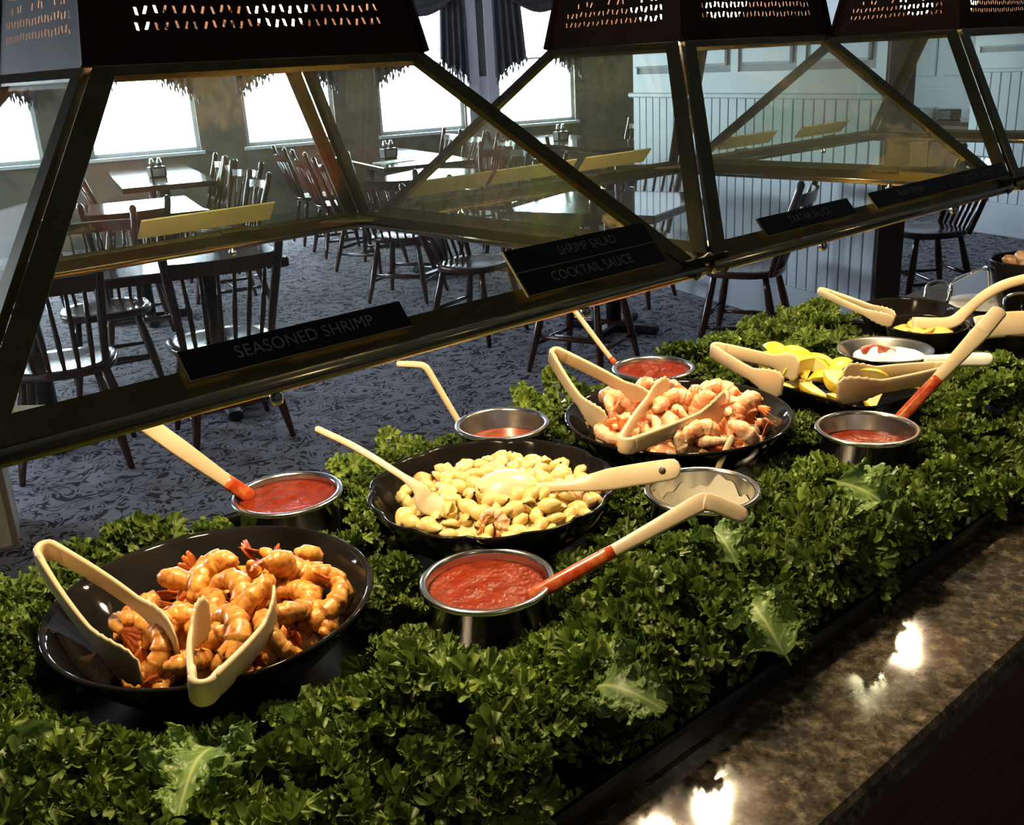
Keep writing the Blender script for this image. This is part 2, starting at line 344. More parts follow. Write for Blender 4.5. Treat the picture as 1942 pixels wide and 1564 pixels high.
# window wall with five openings
mb = MB(); xs = [A0]
for w in WINS: xs += list(w)
xs.append(A1)
T = 0.16
for i in range(0, len(xs), 2): mb.box((xs[i],WALL_B,0), (xs[i+1],WALL_B+T,CEIL))
for (a0,a1) in WINS: mb.box((a0,WALL_B,0), (a1,WALL_B+T,SILL)); mb.box((a0,WALL_B,HEAD), (a1,WALL_B+T,CEIL))
o = mb.build('wall_windows', M['wallpaper']); o.rotation_euler = (0,0,RT); o['kind'] = 'structure'
for i, (a0,a1) in enumerate(WINS):
    w = thing('window_%d' % (i+1), None, None, R3((a0+a1)/2, WALL_B, SILL), RT, kind='structure')
    hw = (a1-a0)/2; H = HEAD-SILL
    f = MB()
    for (p, q) in (((-hw,0.04,0),(-hw+0.04,0.09,H)), ((hw-0.04,0.04,0),(hw,0.09,H)), ((-hw,0.04,0),(hw,0.09,0.04)), ((-hw,0.04,H-0.04),(hw,0.09,H))): f.box(p, q)
    f.box((-hw,0.045,H*0.52-0.012), (hw,0.085,H*0.52+0.012))
    f.build('window_frame', M['winframe'], w)
    MB().box((-hw+0.04,0.062,0.04), (hw-0.04,0.066,H-0.04)).build('window_pane', M['winglass'], w)
    MB().box((-hw-0.03,-0.05,-0.03), (hw+0.03,0.04,0.0)).build('window_sill', M['winframe'], w)
rbox('baseboard_windows', A0, A1, WALL_B-0.02, WALL_B-0.002, 0.0, 0.14, M['olivewall'])
# pale pilaster with a sunk panel between the two right windows
p = rbox('trim_1', 4.56, 4.94, WALL_B-0.07, WALL_B-0.002, 0.0, CEIL-0.002, M['lavender'])
for (a, b2, z0, z1) in ((4.56,4.70,0.2,CEIL-0.1), (4.80,4.94,0.2,CEIL-0.1)):
    MB().box((a,WALL_B-0.10,z0), (b2,WALL_B-0.071,z1)).build('pilaster_stile', M['lavender'], p)
MB().box((4.70,WALL_B-0.095,1.36), (4.80,WALL_B-0.071,1.42)).build('panel_rail', M['lavender'], p)
MB().box((4.70,WALL_B-0.076,1.42), (4.80,WALL_B-0.071,CEIL-0.1)).build('sunk_panel', M['olivewall'], p)
MB().box((4.70,WALL_B-0.09,0.2), (4.80,WALL_B-0.071,1.36)).build('lower_panel', M['lavender'], p)
# curtains: two pleated side tails and a swag over every window
def jabot(a_in, a_out, zi, zo, label, ctop=2.34):
    n = 34; V = []; F = []; m_ = 10
    for j in range(m_):
        for i in range(n):
            u = i/(n-1); a = a_in+(a_out-a_in)*u; zb = zi+(zo-zi)*u + 0.03*math.sin(u*38)
            t = j/(m_-1); z = ctop+(zb-ctop)*t
            taper = 1-0.16*(1-t); V.append((a_out+(a-a_out)*taper, -0.10-0.028*math.sin(u*PI*9)*(0.5+0.5*t), z))
    nb = len(V)
    V += [(x, y+0.006, z) for (x, y, z) in V]
    for j in range(m_-1):
        for i in range(n-1):
            q = (j*n+i, j*n+i+1, (j+1)*n+i+1, (j+1)*n+i); F.append(q); F.append(tuple(nb+k for k in reversed(q)))
    root = thing('curtain_tail', label, 'curtain', R3(0, WALL_B, 0), RT, group='charcoal curtain tails at the windows')
    MB().add(V, F, True).build('pleated_cloth', M['curtain'], root)
    g = MB()
    for i in range(0, n, 2):
        x, y, z = V[(m_-1)*n+i]; g.tube([(x,y,z+0.005),(x,y-0.004,z-0.025),(x,y,z-0.065)], [0.006,0.013,0.004], 6)
    g.build('tassel_fringe', M['curtain'], root)
def swag(a0, a1, label):
    n, m_ = 26, 12; V = []; F = []
    for j in range(m_):
        for i in range(n):
            u = i/(n-1); t = j/(m_-1); s = math.sin(PI*u)
            V.append((a0+(a1-a0)*u, -0.14-0.05*s*t-0.022*math.sin(t*PI*5)*s, 2.36-0.02-t*(0.06+0.22*s)))
    nb = len(V); V += [(x, y+0.006, z) for (x, y, z) in V]
    for j in range(m_-1):
        for i in range(n-1):
            q = (j*n+i, j*n+i+1, (j+1)*n+i+1, (j+1)*n+i); F.append(q); F.append(tuple(nb+k for k in reversed(q)))
    o = MB().add(V, F, True).build('curtain_swag', M['curtain']); o.location = R3(0, WALL_B, 0); o.rotation_euler = (0,0,RT)
    tag(o, label, 'curtain', 'draped swags over the windows')
wn = ['window at the far left edge', 'window behind the left lamp hood', 'second window from the pilaster', 'window left of the pale pilaster', 'window right of the pale pilaster']
for i, (a0,a1) in enumerate(WINS):
    jabot(a0+0.34, a0-0.06, 1.60, 1.40, 'dark pleated curtain tail at the left of the '+wn[i])
    jabot(a1-0.34 if i != 3 else a1-0.30, a1+0.04, 1.60, 1.40, 'dark pleated curtain tail at the right of the '+wn[i])
    swag(a0+0.05, a1-0.05, 'dark draped swag across the top of the '+wn[i])
    r_ = MB().tube([(a0-0.12,-0.09,2.36),(a1+0.12,-0.09,2.36)], 0.014, 8).build('curtain_rod', M['iron']); r_.location = R3(0,WALL_B,0); r_.rotation_euler = (0,0,RT)
    tag(r_, 'black curtain rod above the '+wn[i], 'curtain rod', 'curtain rods')

# wainscot partition: bead boards, cap and framed panels above
def wainscot(name, a_face, b0, b1, th, zcap, zbase, pitch, planks_b, end_mat, panels, facing=-1):
    root = thing(name, None, None, R3(0,0,0), RT, kind='structure')
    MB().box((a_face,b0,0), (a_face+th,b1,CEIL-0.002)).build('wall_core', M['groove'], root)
    n = int(round((planks_b[1]-planks_b[0])/pitch)); base = None
    for i in range(n):
        y0 = planks_b[0]+i*pitch
        if base is None:
            me = MB().box((-0.014,0.004,zbase), (-0.0005,pitch-0.004,zcap-0.03), bev=0.0025).mesh('plank', M['paint'])
        o = bpy.data.objects.new('plank', me); base = o; col.objects.link(o); o.parent = root; o.location = (a_face, y0, 0)
    MB().box((a_face-0.03,b0-0.004,0), (a_face-0.0005,b1,zbase), bev=0.004).build('wall_baseboard', M['paint'], root)
    MB().box((a_face-0.045,b0-0.02,zcap-0.03), (a_face-0.0005,b1+0.02,zcap), bev=0.006).build('cap_rail', M['paint'], root)
    MB().box((a_face-0.012,b0,zcap), (a_face-0.0005,b1,zcap+0.12)).build('panel_rail', M['paint'], root)
    k = 0
    pb = b0; pw = (b1-b0)/panels
    for k in range(panels):
        y0 = b0+k*pw
        MB().box((a_face-0.012,y0,zcap+0.12), (a_face-0.0005,y0+0.07,CEIL-0.01)).build('panel_stile', M['paint'], root)
        o = MB(); o.box((a_face-0.020,y0+0.11,zcap+0.16), (a_face-0.0005,y0+pw-0.04,CEIL-0.15), bev=0.012); o.build('raised_panel', M['paint'], root)
    MB().box((a_face-0.012,b1-0.05,zcap+0.12), (a_face-0.0005,b1,CEIL-0.01)).build('panel_stile', M['paint'], root)
    MB().box((a_face-0.004,b0-0.014,0), (a_face+th,b0-0.0005,CEIL-0.004)).build('end_board', end_mat, root)
    return root
wainscot('wall_partition', 3.94, 3.00, 5.38, 0.17, 1.30, 0.22, 0.085, (3.00,5.38), M['brownwall'], 4)
wainscot('wall_alcove', 7.10, 1.6, 5.30, 0.25, 1.30, 0.26, 0.0925, (1.6,5.30), M['paint'], 6)
# far wall of the alcove beyond the opening, with framed panels and a shelf
w = rbox('wall_back', 9.6, 9.75, 5.35, WALL_B-0.01, 0, CEIL-0.002, M['paint'])
for i in range(7):
    MB().box((9.575,5.5+i*0.64,1.14), (9.5995,6.02+i*0.64,2.5), bev=0.012).build('raised_panel', M['paint'], w)
MB().box((9.55,5.35,0.98), (9.5995,WALL_B-0.01,1.03)).build('cap_rail', M['paint'], w)
MB().box((9.57,5.35,0), (9.5995,WALL_B-0.01,0.2)).build('wall_baseboard', M['paint'], w)
# pale wall end at the left edge of the picture
w = rbox('wall_end', -1.25, -0.255, 2.80, 3.02, 0, CEIL-0.002, M['lavender'])
MB().box((-1.25,2.775,0), (-0.235,2.7995,0.36)).build('wall_baseboard', M['plate'], w)
MB().box((-0.2545,2.775,0), (-0.235,3.02,0.36)).build('wall_baseboard', M['plate'], w)
# two added ceiling lamps, unseen behind the camera, to light the counter front
for i, (x, y) in enumerate(((0.1,-1.9), (2.3,-1.7))):
    t = thing('added_ceiling_lamp', 'added unseen ceiling lamp above the aisle, %s of two' % ('left' if i == 0 else 'right'), 'lamp', (x,y,CEIL), group='added ceiling lamps')
    MB().lathe([(0.075,-0.012),(0.10,-0.012),(0.10,-0.001),(0.075,-0.001)], 28, closed=True).build('trim_ring', M['winframe'], t)
    MB().lathe([(0.0,-0.006),(0.074,-0.006),(0.074,-0.001),(0.0,-0.001)], 28).build('lens', M['ceiling'], t)
    ld = bpy.data.lights.new('added_ceiling_light', 'SPOT'); ld.energy = 12; ld.color = (1.0,0.80,0.55); ld.spot_size = math.radians(140); ld.spot_blend = 0.8; ld.shadow_soft_size = 0.07
    lo = bpy.data.objects.new('added_ceiling_light', ld); col.objects.link(lo); lo.parent = t; lo.location = (0,0,-0.03)
# ================================================================== DINING FURNITURE
def make_chair():
    t = thing('spindle_chair', 'x', 'chair')
    # saddle seat
    n = 28; prof = []
    mb = MB()
    def outline(a):
        c, s = math.cos(a), math.sin(a)
        return (0.225*math.copysign(abs(c)**0.72, c)*(1.0+0.05*s), 0.21*math.copysign(abs(s)**0.72, s))
    V = []; F = []
    rings = [(0.0,0.438),(0.45,0.440),(0.80,0.450),(0.97,0.452),(1.0,0.443),(0.97,0.418),(0.80,0.408),(0.0,0.408)]
    for (q, z) in rings:
        for k in range(n): x, y = outline(2*PI*k/n); V.append((x*max(q,1e-3), y*max(q,1e-3), z))
    for i in range(len(rings)-1):
        for k in range(n): j = (k+1) % n; F.append((i*n+k, (i+1)*n+k, (i+1)*n+j, i*n+j))
    mb.add(V, F, True).build('seat', M['wood'], t)
    legs = {}
    for sx in (-1,1):
        for sy in (-1,1):
            top = np.array([sx*0.145, sy*0.135, 0.415]); bot = np.array([sx*0.215, sy*0.215-0.01, 0.0]); legs[(sx,sy)] = (top, bot)
            P = [top+(bot-top)*q for q in (0,0.15,0.4,0.62,0.8,1.0)]
            MB().tube(P, [0.015,0.018,0.022,0.021,0.017,0.012], 9).build('leg', M['wood'], t)
    def on(key, q): return legs[key][0]+(legs[key][1]-legs[key][0])*q
    for sx in (-1,1):
        a, b = on((sx,-1),0.66), on((sx,1),0.66); MB().tube([a,a*0.7+b*0.3,(a+b)/2,a*0.3+b*0.7,b], [0.009,0.012,0.015,0.012,0.009], 8).build('stretcher', M['wood'], t)
    a, b = (on((-1,-1),0.66)+on((-1,1),0.66))/2, (on((1,-1),0.66)+on((1,1),0.66))/2
    MB().tube([a,a*0.7+b*0.3,(a+b)/2,a*0.3+b*0.7,b], [0.009,0.012,0.015,0.012,0.009], 8).build('stretcher', M['wood'], t)
    a, b = on((-1,1),0.52), on((1,1),0.52); MB().tube([a,(a+b)/2,b], [0.009,0.014,0.009], 8).build('stretcher', M['wood'], t)
    a, b = on((-1,-1),0.55), on((1,-1),0.55); MB().tube([a,(a+b)/2,b], [0.009,0.014,0.009], 8).build('stretcher', M['wood'], t)
    for sx in (-1,1):
        MB().tube([(sx*0.185,-0.165,0.43),(sx*0.20,-0.21,0.58),(sx*0.222,-0.265,0.76),(sx*0.235,-0.30,0.86),(sx*0.238,-0.312,0.905),(sx*0.238,-0.314,0.922)], [0.014,0.018,0.020,0.019,0.021,0.010], 10).build('back_post', M['wood'], t)
    pts = spline([(-0.225,-0.283,0.82),(-0.12,-0.322,0.82),(0,-0.336,0.82),(0.12,-0.322,0.82),(0.225,-0.283,0.82)], 5)
    mb = MB(); V = []; F = []
    for p in pts:
        for (dy, dz) in ((-0.009,-0.03),(0.009,-0.026),(0.009-0.012,0.028),(-0.009-0.012,0.032)): V.append((p[0], p[1]+dy, p[2]+dz))
    m_ = len(pts)
    for i in range(m_-1):
        for k in range(4): j = (k+1) % 4; F.append((i*4+k, i*4+j, (i+1)*4+j, (i+1)*4+k))
    F += [(3,2,1,0), tuple((m_-1)*4+k for k in range(4))]
    mb.add(V, F, False).build('crest_rail', M['wood'], t)
    for i in range(6):
        u = -1+2*(i+0.5)/6; xb, xt = u*0.165, u*0.205
        yt = -0.336+0.053*(u**2)
        MB().tube([(xb,-0.165-0.012*(1-u*u),0.43),(xb*0.6+xt*0.4,-0.235,0.58),(xt,yt+0.002,0.80)], [0.008,0.0115,0.008], 7).build('spindle', M['wood'], t)
    return t
chair0 = make_chair(); chair_used = [False]
def chair(a, b, ang, label):
    c = copy_tree(chair0) if chair_used[0] else chair0
    chair_used[0] = True
    c.location = R3(a, b, 0); c.rotation_euler = (0,0,RT+math.radians(ang)); c['label'] = label; c['group'] = 'dark spindle-back dining chairs'
def table(a0, a1, b0, b1, label, ang=0.0, z=0.76):
    cx, cy = (a0+a1)/2, (b0+b1)/2; hx, hy = abs(a1-a0)/2, abs(b1-b0)/2
    t = thing('dining_table', label, 'table', R3(cx,cy,0), RT+math.radians(ang), group='dark varnished dining tables')
    MB().box((-hx,-hy,z-0.045), (hx,hy,z), bev=0.006).build('table_top', M['tabletop'], t)
    long_y = hy > hx*1.3
    for q in ((-0.55,0.55) if (max(hx,hy) > 0.62) else (0.0,)):
        ox, oy = (0, q*hy) if long_y else (q*hx, 0)
        MB().tube([(ox,oy,0.05),(ox,oy,z-0.07)], 0.045, 12).build('pedestal', M['iron'], t)
        MB().box((ox-0.2,oy-0.2,z-0.07), (ox+0.2,oy+0.2,z-0.046)).build('mounting_plate', M['iron'], t)
        for k in range(2):
            d = (0.28,0.035) if k == 0 else (0.035,0.28)
            MB().box((ox-d[0],oy-d[1],0.0), (ox+d[0],oy+d[1],0.05), bev=0.01).build('foot', M['iron'], t)
table(-0.42, 1.03, 3.62, 4.34, 'dark varnished table nearest the camera at the left, with two chairs backed to us')
table(0.15, 0.98, 5.75, 6.75, 'small dark table just behind the nearest left table')
table(0.62, 1.36, 7.75, 9.85, 'long dark table under the leftmost bright window, with a condiment caddy')
table(2.70, 3.55, 7.42, 9.75, 'long dark table under the middle windows with papers and a caddy')
table(2.35, 3.25, 5.95, 6.90, 'dark table in the middle of the room, in front of the one with papers', ang=-54)
table(2.54, 3.48, 3.66, 4.58, 'square dark table turned on its corner in front of the wainscot partition', ang=-56+0)
table(4.70, 5.45, 7.2, 9.6, 'long dark table by the window right of the pale pilaster')
L_ = [
 (0.665,3.56,4,'dark chair with its back to the camera at the right of the nearest left table'),
 (0.01,3.58,-6,'dark chair with its back to the camera at the far left of the nearest table'),
 (0.25,4.62,180,'dark chair facing us at the far side of the nearest left table'),
 (0.46,5.58,2,'dark chair drawn up to the near side of the small left table'),
 (1.15,6.35,95,'dark chair at the right end of the small left table'),
 (1.26,7.28,108,'dark chair, nearest of three along the right of the leftmost window table'),
 (1.20,7.86,90,'dark chair, middle of three along the right of the leftmost window table'),
 (1.20,8.40,90,'dark chair, furthest of three along the right of the leftmost window table'),
 (0.64,8.0,-90,'dark chair, nearest of those along the left of the leftmost window table'),
 (0.64,8.6,-90,'dark chair, furthest of those along the left of the leftmost window table'),
 (2.42,7.95,-90,'dark chair at the near left of the table with papers'),
 (2.42,8.75,-90,'dark chair at the far left of the table with papers'),
 (3.82,8.0,90,'dark chair at the near right of the table with papers'),
 (3.82,8.8,90,'dark chair at the middle right of the table with papers'),
 (3.82,9.45,90,'dark chair at the far right of the table with papers'),
 (2.30,5.80,-40,'dark chair with lit seat, its back to us, at the mid-room table'),
 (2.42,7.05,-140,'dark chair at the far left side of the mid-room table'),
 (3.42,6.85,128,'dark chair at the far right side of the mid-room table'),
 (3.12,5.70,36,'dark chair at the near right side of the mid-room table'),
 (2.52,3.58,-57,'dark chair with its back to the camera at the corner-turned table'),
 (3.42,3.40,40,'dark chair at the right of the corner-turned table, before the partition'),
 (3.50,4.72,124,'red-brown chair behind the corner-turned table, against the partition'),
 (2.30,4.50,-146,'dark chair at the far left side of the corner-turned table'),
 (4.46,7.45,-90,'dark chair at the near left of the table right of the pilaster'),
 (4.46,8.3,-90,'dark chair at the far left of the table right of the pilaster'),
 (5.72,7.8,90,'dark chair at the near right of the table right of the pilaster'),
 (5.72,8.7,90,'dark chair at the far right of the table right of the pilaster'),
 (4.95,3.62,70,'dark chair in shadow beyond the end of the partition'),
]
for a in L_: chair(*a)
def caddy(a, b, label):
    t = thing('condiment_caddy', label, 'caddy', R3(a,b,0.7605), RT+0.2, group='condiment caddies on the tables')
    MB().box((-0.07,-0.05,0), (0.07,0.05,0.09), bev=0.006).build('holder', M['iron'], t)
    for i, x in enumerate((-0.035,0.03)):
        o = MB().lathe([(0.0,0.092),(0.022,0.092),(0.022,0.13),(0.014,0.145),(0.014,0.16),(0.0,0.16)], 12, (x,0.0,0)).build('shaker', M['steel'], t)
    MB().box((-0.05,-0.056,0.01), (0.05,-0.0505,0.075)).build('menu_card', M['red'], t)
caddy(0.98, 8.55, 'small condiment caddy on the long leftmost window table')
caddy(3.05, 8.35, 'small condiment caddy on the middle window table beside papers')
caddy(5.0, 8.6, 'small condiment caddy on the table right of the pilaster')
o = MB().box((-0.16,-0.11,0), (0.16,0.11,0.006)).build('menu', M['plate']); o.location = R3(2.95,7.9,0.7605); o.rotation_euler = (0,0,RT+0.3); tag(o, 'pale folded menu lying on the table before the middle windows', 'menu')
# sideboard with crockery seen through the opening
t = thing('sideboard', 'dark brown sideboard against the blue wall beyond the opening', 'sideboard', R3(9.27,7.5,0), RT-PI/2)
MB().box((-1.1,-0.24,0.06), (1.1,0.24,0.66)).build('cabinet_body', M['brownwall'], t)
MB().box((-1.13,-0.26,0.66), (1.13,0.26,0.70), bev=0.006).build('sideboard_top', M['tabletop'], t)
for i in range(4): MB().box((-1.08+i*0.54,-0.255,0.10), (-0.58+i*0.54,-0.2405,0.62), bev=0.006).build('cabinet_door', M['brownwall'], t)
for i in range(2):
    o = MB().lathe([(0.0,0.0),(0.10,0.0),(0.12,0.012),(0.12,0.06+0.05*i),(0.0,0.06+0.05*i)], 20).build('plate_stack', M['plate']); o.location = R3(9.27,6.9+i*1.2,0.7005); tag(o, 'stack of pale plates on the %s of the dark sideboard' % ('right' if i == 0 else 'left'), 'plates')
o = MB().box((-0.08,-0.1,0), (0.08,0.1,0.11), bev=0.01).build('napkin_box', M['iron']); o.location = R3(9.25,7.5,0.7005); o.rotation_euler = (0,0,RT); tag(o, 'black box standing on the dark sideboard', 'box')

# ================================================================== BUFFET COUNTER
CX0, CX1 = -0.75, 3.0
t = thing('buffet_counter', 'long buffet counter with horizontal mahogany boards under the granite', 'counter', (0,0,0))
MB().box((CX0+0.04,-0.44,0.10), (CX1-0.04,0.38,0.80)).build('counter_body', M['basewood'], t)
MB().box((CX0+0.08,-0.40,0.0), (CX1-0.08,0.34,0.10)).build('plinth', M['iron'], t)
for i in range(11):
    MB().box((CX0+0.03,-0.458,0.106+i*0.0632), (CX1-0.03,-0.4405,0.106+i*0.0632+0.058), bev=0.003).build('board', M['basewood'], t)
for i in range(11):
    MB().box((CX0+0.03,0.3805,0.106+i*0.0632), (CX1-0.03,0.398,0.106+i*0.0632+0.058), bev=0.003).build('board', M['basewood'], t)
o = MB().box((CX0,-0.535,0.80), (CX1,0.47,0.84), bev=0.006).build('countertop', M['granite']); tag(o, 'polished dark brown granite countertop with pale flecks', 'countertop')
# black tray that holds the kale bed
t = thing('display_tray', 'long black display tray holding the kale bed on the granite', 'tray', (0,0,0))
TY0, TY1, TX0, TX1 = -0.365, 0.44, -0.62, 2.07
MB().box((TX0,TY0,0.8405), (TX1,TY1,0.850)).build('tray_floor', M['traymat'], t)
for nm, lo, hi in (('tray_wall',(TX0,TY0-0.012,0.8405),(TX1,TY0,0.872)), ('tray_wall',(TX0,TY1,0.8405),(TX1,TY1+0.012,0.895)), ('tray_wall',(TX0-0.012,TY0,0.8405),(TX0,TY1,0.88)), ('tray_wall',(TX1,TY0,0.8405),(TX1+0.012,TY1,0.88))):
    MB().box(lo, hi, bev=0.004).build(nm, M['traymat'], t)

# ================================================================== SNEEZE GUARD
S = 0.6
GX0, GL, GP, GYF, GYR, GZR, GAX, GAY, GZH = -0.0434, 0.7251, 0.7775, -0.2248, 0.4160, 1.3251, 0.1907, 0.1967, 1.5479
gname = ['left', 'middle', 'right']
def hood(k, X0):
    """copper-brown lamp hood: truncated pyramid with pierced sides"""
    t = thing('lamp_hood', 'copper-brown pierced lamp hood, %s of the three in a row' % gname[k], 'lamp', (0,0,0), group='pierced lamp hoods')
    x0, x1, y0, y1 = X0+GAX-0.006, X0+GL-GAX+0.006, GYF+GAY-0.006, GYR-GAY+0.006
    zb, zt, tp = GZH+0.004, GZH+0.30, 0.055
    def P(sx, sy, z):
        q = (z-zb)/(zt-zb)*tp; return np.array([(x1-q) if sx else (x0+q), (y1-q) if sy else (y0+q), z])
    for nm, c0, c1 in (('front',(0,0),(1,0)), ('right',(1,0),(1,1)), ('rear',(1,1),(0,1)), ('left',(0,1),(0,0))):
        a, b, c, d = P(*c0,zb), P(*c1,zb), P(*c1,zt), P(*c0,zt)
        def S2(u, v): return (a*(1-u)+b*u)*(1-v)+(d*(1-u)+c*u)*v
        Lx = np.linalg.norm(b-a); V = []; F = []
        def quad(u0,u1,v0,v1):
            o = len(V); V.extend([S2(u0,v0),S2(u1,v0),S2(u1,v1),S2(u0,v1)]); F.append((o,o+1,o+2,o+3))
        va, vb_, ua = 0.085, 0.60, 0.12
        quad(0,1,0,va); quad(0,1,vb_,1); quad(0,ua,va,vb_); quad(1-ua,1,va,vb_)
        nu = max(8, int(round(Lx*(1-2*ua)/0.0092))); nv = 12
        for i in range(nu):
            for j in range(nv):
                u0, u1 = ua+(1-2*ua)*i/nu, ua+(1-2*ua)*(i+1)/nu; v0, v1 = va+(vb_-va)*j/nv, va+(vb_-va)*(j+1)/nv
                # drifting motif: rows of slanted holes, some cells left blank
                motif = (j < 2) or ((i*3+j*5) % 7 < 5 and abs(((i+0.5)/nu*3) % 1-0.5) < 0.42-0.02*j)
                if not motif: quad(u0,u1,v0,v1); continue
                du, dv = u1-u0, v1-v0; o = len(V); sl = 0.10 if (i % 2) else -0.10
                outer = [(u0,v0),(u1,v0),(u1,v1),(u0,v1)]
                jx, jy = random.uniform(-0.07,0.07), random.uniform(-0.08,0.08)
                inner = [(u0+du*(0.34-sl+jx),v0+dv*(0.28+jy)),(u0+du*(0.60-sl+jx),v0+dv*(0.24+jy)),(u0+du*(0.66+sl+jx),v0+dv*(0.72+jy)),(u0+du*(0.40+sl+jx),v0+dv*(0.76+jy))]
                V.extend([S2(*q) for q in outer+inner])
                for q in range(4): w = (q+1) % 4; F.append((o+q,o+w,o+4+w,o+4+q))
        MB().add(V, F).build('pierced_panel', M['hood'], t)
        # solid corner strip
        e = P(*c0,zb); f = P(*c0,zt); MB().tube([e,f], 0.005, 6, smooth=False).build('corner_strip', M['hood'], t)
    MB().box((x0+tp,y0+tp,zt), (x1-tp,y1-tp,zt+0.006)).build('hood_cap', M['hood'], t)
    cx, cy = (x0+x1)/2, (y0+y1)/2
    MB().box((x0+tp+0.01,y0+tp+0.01,zt-0.07), (x1-tp-0.01,y1-tp-0.01,zt-0.065)).build('reflector', M['hoodin'], t)
    for sx in (-0.085,0.085):
        bl = MB().lathe([(0.0,-0.050),(0.018,-0.047),(0.032,-0.034),(0.036,-0.016),(0.030,0.004),(0.018,0.022),(0.013,0.045),(0.0,0.045)], 16, (cx+sx,cy,GZH+0.085)).build('bulb', M['bulb'], t)
        MB().tube([(cx+sx,cy,GZH+0.13),(cx+sx,cy,zt-0.07)], 0.012, 8).build('socket', M['iron'], t)
        ld = bpy.data.lights.new('heat_lamp_light', 'SPOT'); ld.energy = LAMP_W; ld.color = LAMP_COL; ld.spot_size = math.radians(150); ld.spot_blend = 0.4; ld.shadow_soft_size = 0.03
        lo = bpy.data.objects.new('heat_lamp_light', ld); col.objects.link(lo); lo.parent = t; lo.location = (cx+sx, cy, GZH+0.03)
    for sx in (-0.10,0.10): MB().tube([(cx+sx,cy,zt+0.006),(cx+sx,cy,CEIL-0.001)], 0.008, 8).build('hanging_rod', M['hood'], t)
def guard(k):
    X0 = GX0+k*GP; X1 = X0+GL
    t = thing('sneeze_guard', 'brass-framed sneeze guard with sloping glass, %s of the three sections' % gname[k], 'sneeze guard', (0,0,0), group='sneeze guard sections')
    B = {(0,0):np.array([X0,GYF,GZR]), (1,0):np.array([X1,GYF,GZR]), (1,1):np.array([X1,GYR,GZR]), (0,1):np.array([X0,GYR,GZR])}
    U = {c: np.array([X0+GAX if c[0] == 0 else X1-GAX, GYF+GAY if c[1] == 0 else GYR-GAY, GZH]) for c in B}
    ctr = np.array([(X0+X1)/2, (GYF+GYR)/2, 0])
    W = 0.028; WP = 0.0185; TH = 0.007; EXT = 0.085   # the rails hang a little below the glass edge
    sides = [((0,0),(1,0)), ((1,0),(1,1)), ((1,1),(0,1)), ((0,1),(0,0))]
    for si, (c0, c1) in enumerate(sides):
        a, b, c, d = B[c0]+(B[c0]-U[c0])*EXT, B[c1]+(B[c1]-U[c1])*EXT, U[c1], U[c0]
        ex = (b-a)/np.linalg.norm(b-a); mid = (c+d)/2-(a+b)/2; ey = mid-ex*(mid@ex); h = np.linalg.norm(ey); ey = ey/h
        n = np.cross(ex, ey); n = n if n@((a+b)/2-ctr) > 0 or n[2] > 0 else -n
        if n[2] < 0: n = -n
        # bottom rail: sloping plate plus rounded lip
        slope = ((d-a)@ex)/h
        MB().prism([a, b, b+ey*W-ex*slope*W, a+ey*W+ex*slope*W], n*TH).build('lower_rail', M['bronze'], t)
        out = n*np.array([1,1,0]); out = out/np.linalg.norm(out)
        MB().tube([a+n*TH*0.5+out*0.0, b+n*TH*0.5+out*0.0], 0.007, 10).build('rail_lip', M['lip'], t)
        MB().prism([d, c, c-ey*0.012, d-ey*0.012], n*TH).build('upper_rail', M['bronze'], t)
        # glass pane
        i0 = 0.010; e0 = 0.022
        g = [a+ey*e0+ex*(slope*e0+i0), b+ey*e0-ex*(slope*e0+i0), c-ey*0.008-ex*i0, d-ey*0.008+ex*i0]
        MB().prism([p+n*0.001 for p in g], n*0.004).build('glass_pane', M['glass'], t)
        # clips and bolts on the rail
        if si in (0, 2, 1):
            for q in ((0.30,0.76) if si != 1 else (0.3,)):
                p = a+(b-a)*q
                MB().prism([p+ey*W*0.75-ex*0.026, p+ey*W*0.75+ex*0.026, p+ey*(W+0.003)+ex*0.022, p+ey*(W+0.003)-ex*0.022], n*(TH+0.0015)).build('glass_clip', M['bronze'], t)
                MB().lathe([(0.0,-0.016),(0.004,-0.016),(0.0055,-0.013),(0.0055,-0.008),(0.003,-0.006),(0.003,0.006),(0.0,0.006)], 10, tuple(p+n*TH*0.5-np.array([0,0,0.004])+ey*0.004)).build('bolt', M['chrome'], t)
    for c0, cn, cp in (((0,0),(1,0),(0,1)), ((1,0),(0,0),(1,1)), ((1,1),(0,1),(1,0)), ((0,1),(1,1),(0,0))):
        a, d = B[c0]+(B[c0]-U[c0])*EXT, U[c0]; ax = (d-a); mb = MB()
        for o_ in (cn, cp):
            e = B[o_]-a; e = e/np.linalg.norm(e); axn = ax/np.linalg.norm(ax); e = e-axn*(e@axn); e = e/np.linalg.norm(e)
            n = np.cross(axn, e); n = n if n@(a-ctr-np.array([0,0,a[2]])) > 0 else -n
            mb.prism([p+n*TH*0.15 for p in (a, a+e*WP, d+e*WP, d)], n*TH)
        mb.build('corner_post', M['bronze'], t)
        e = (d-a)*0.42+a
    for sy, yy in ((0,GYF), (1,GYR)):       # gusset plates at the corners
        for sx, xx in ((0,X0), (1,X1)):
            s1 = 1 if sx == 0 else -1; s2 = 1 if sy == 0 else -1
            MB().prism([(xx,yy,GZR-0.004),(xx+s1*0.07,yy,GZR-0.004),(xx+s1*0.015,yy+s2*0.06,GZR-0.004),(xx,yy+s2*0.06,GZR-0.004)], (0,0,0.004)).build('corner_plate', M['bronze'], t)
    if k < 2:
        for yy in (GYF, GYR):
            MB().box((X1-0.01,yy-0.02 if yy < 0 else yy-0.02,GZR-0.008), (X1+GP-GL+0.01,yy+0.03,GZR-0.003)).build('joining_plate', M['bronze'], t)
    hood(k, X0)
for k in range(3): guard(k)

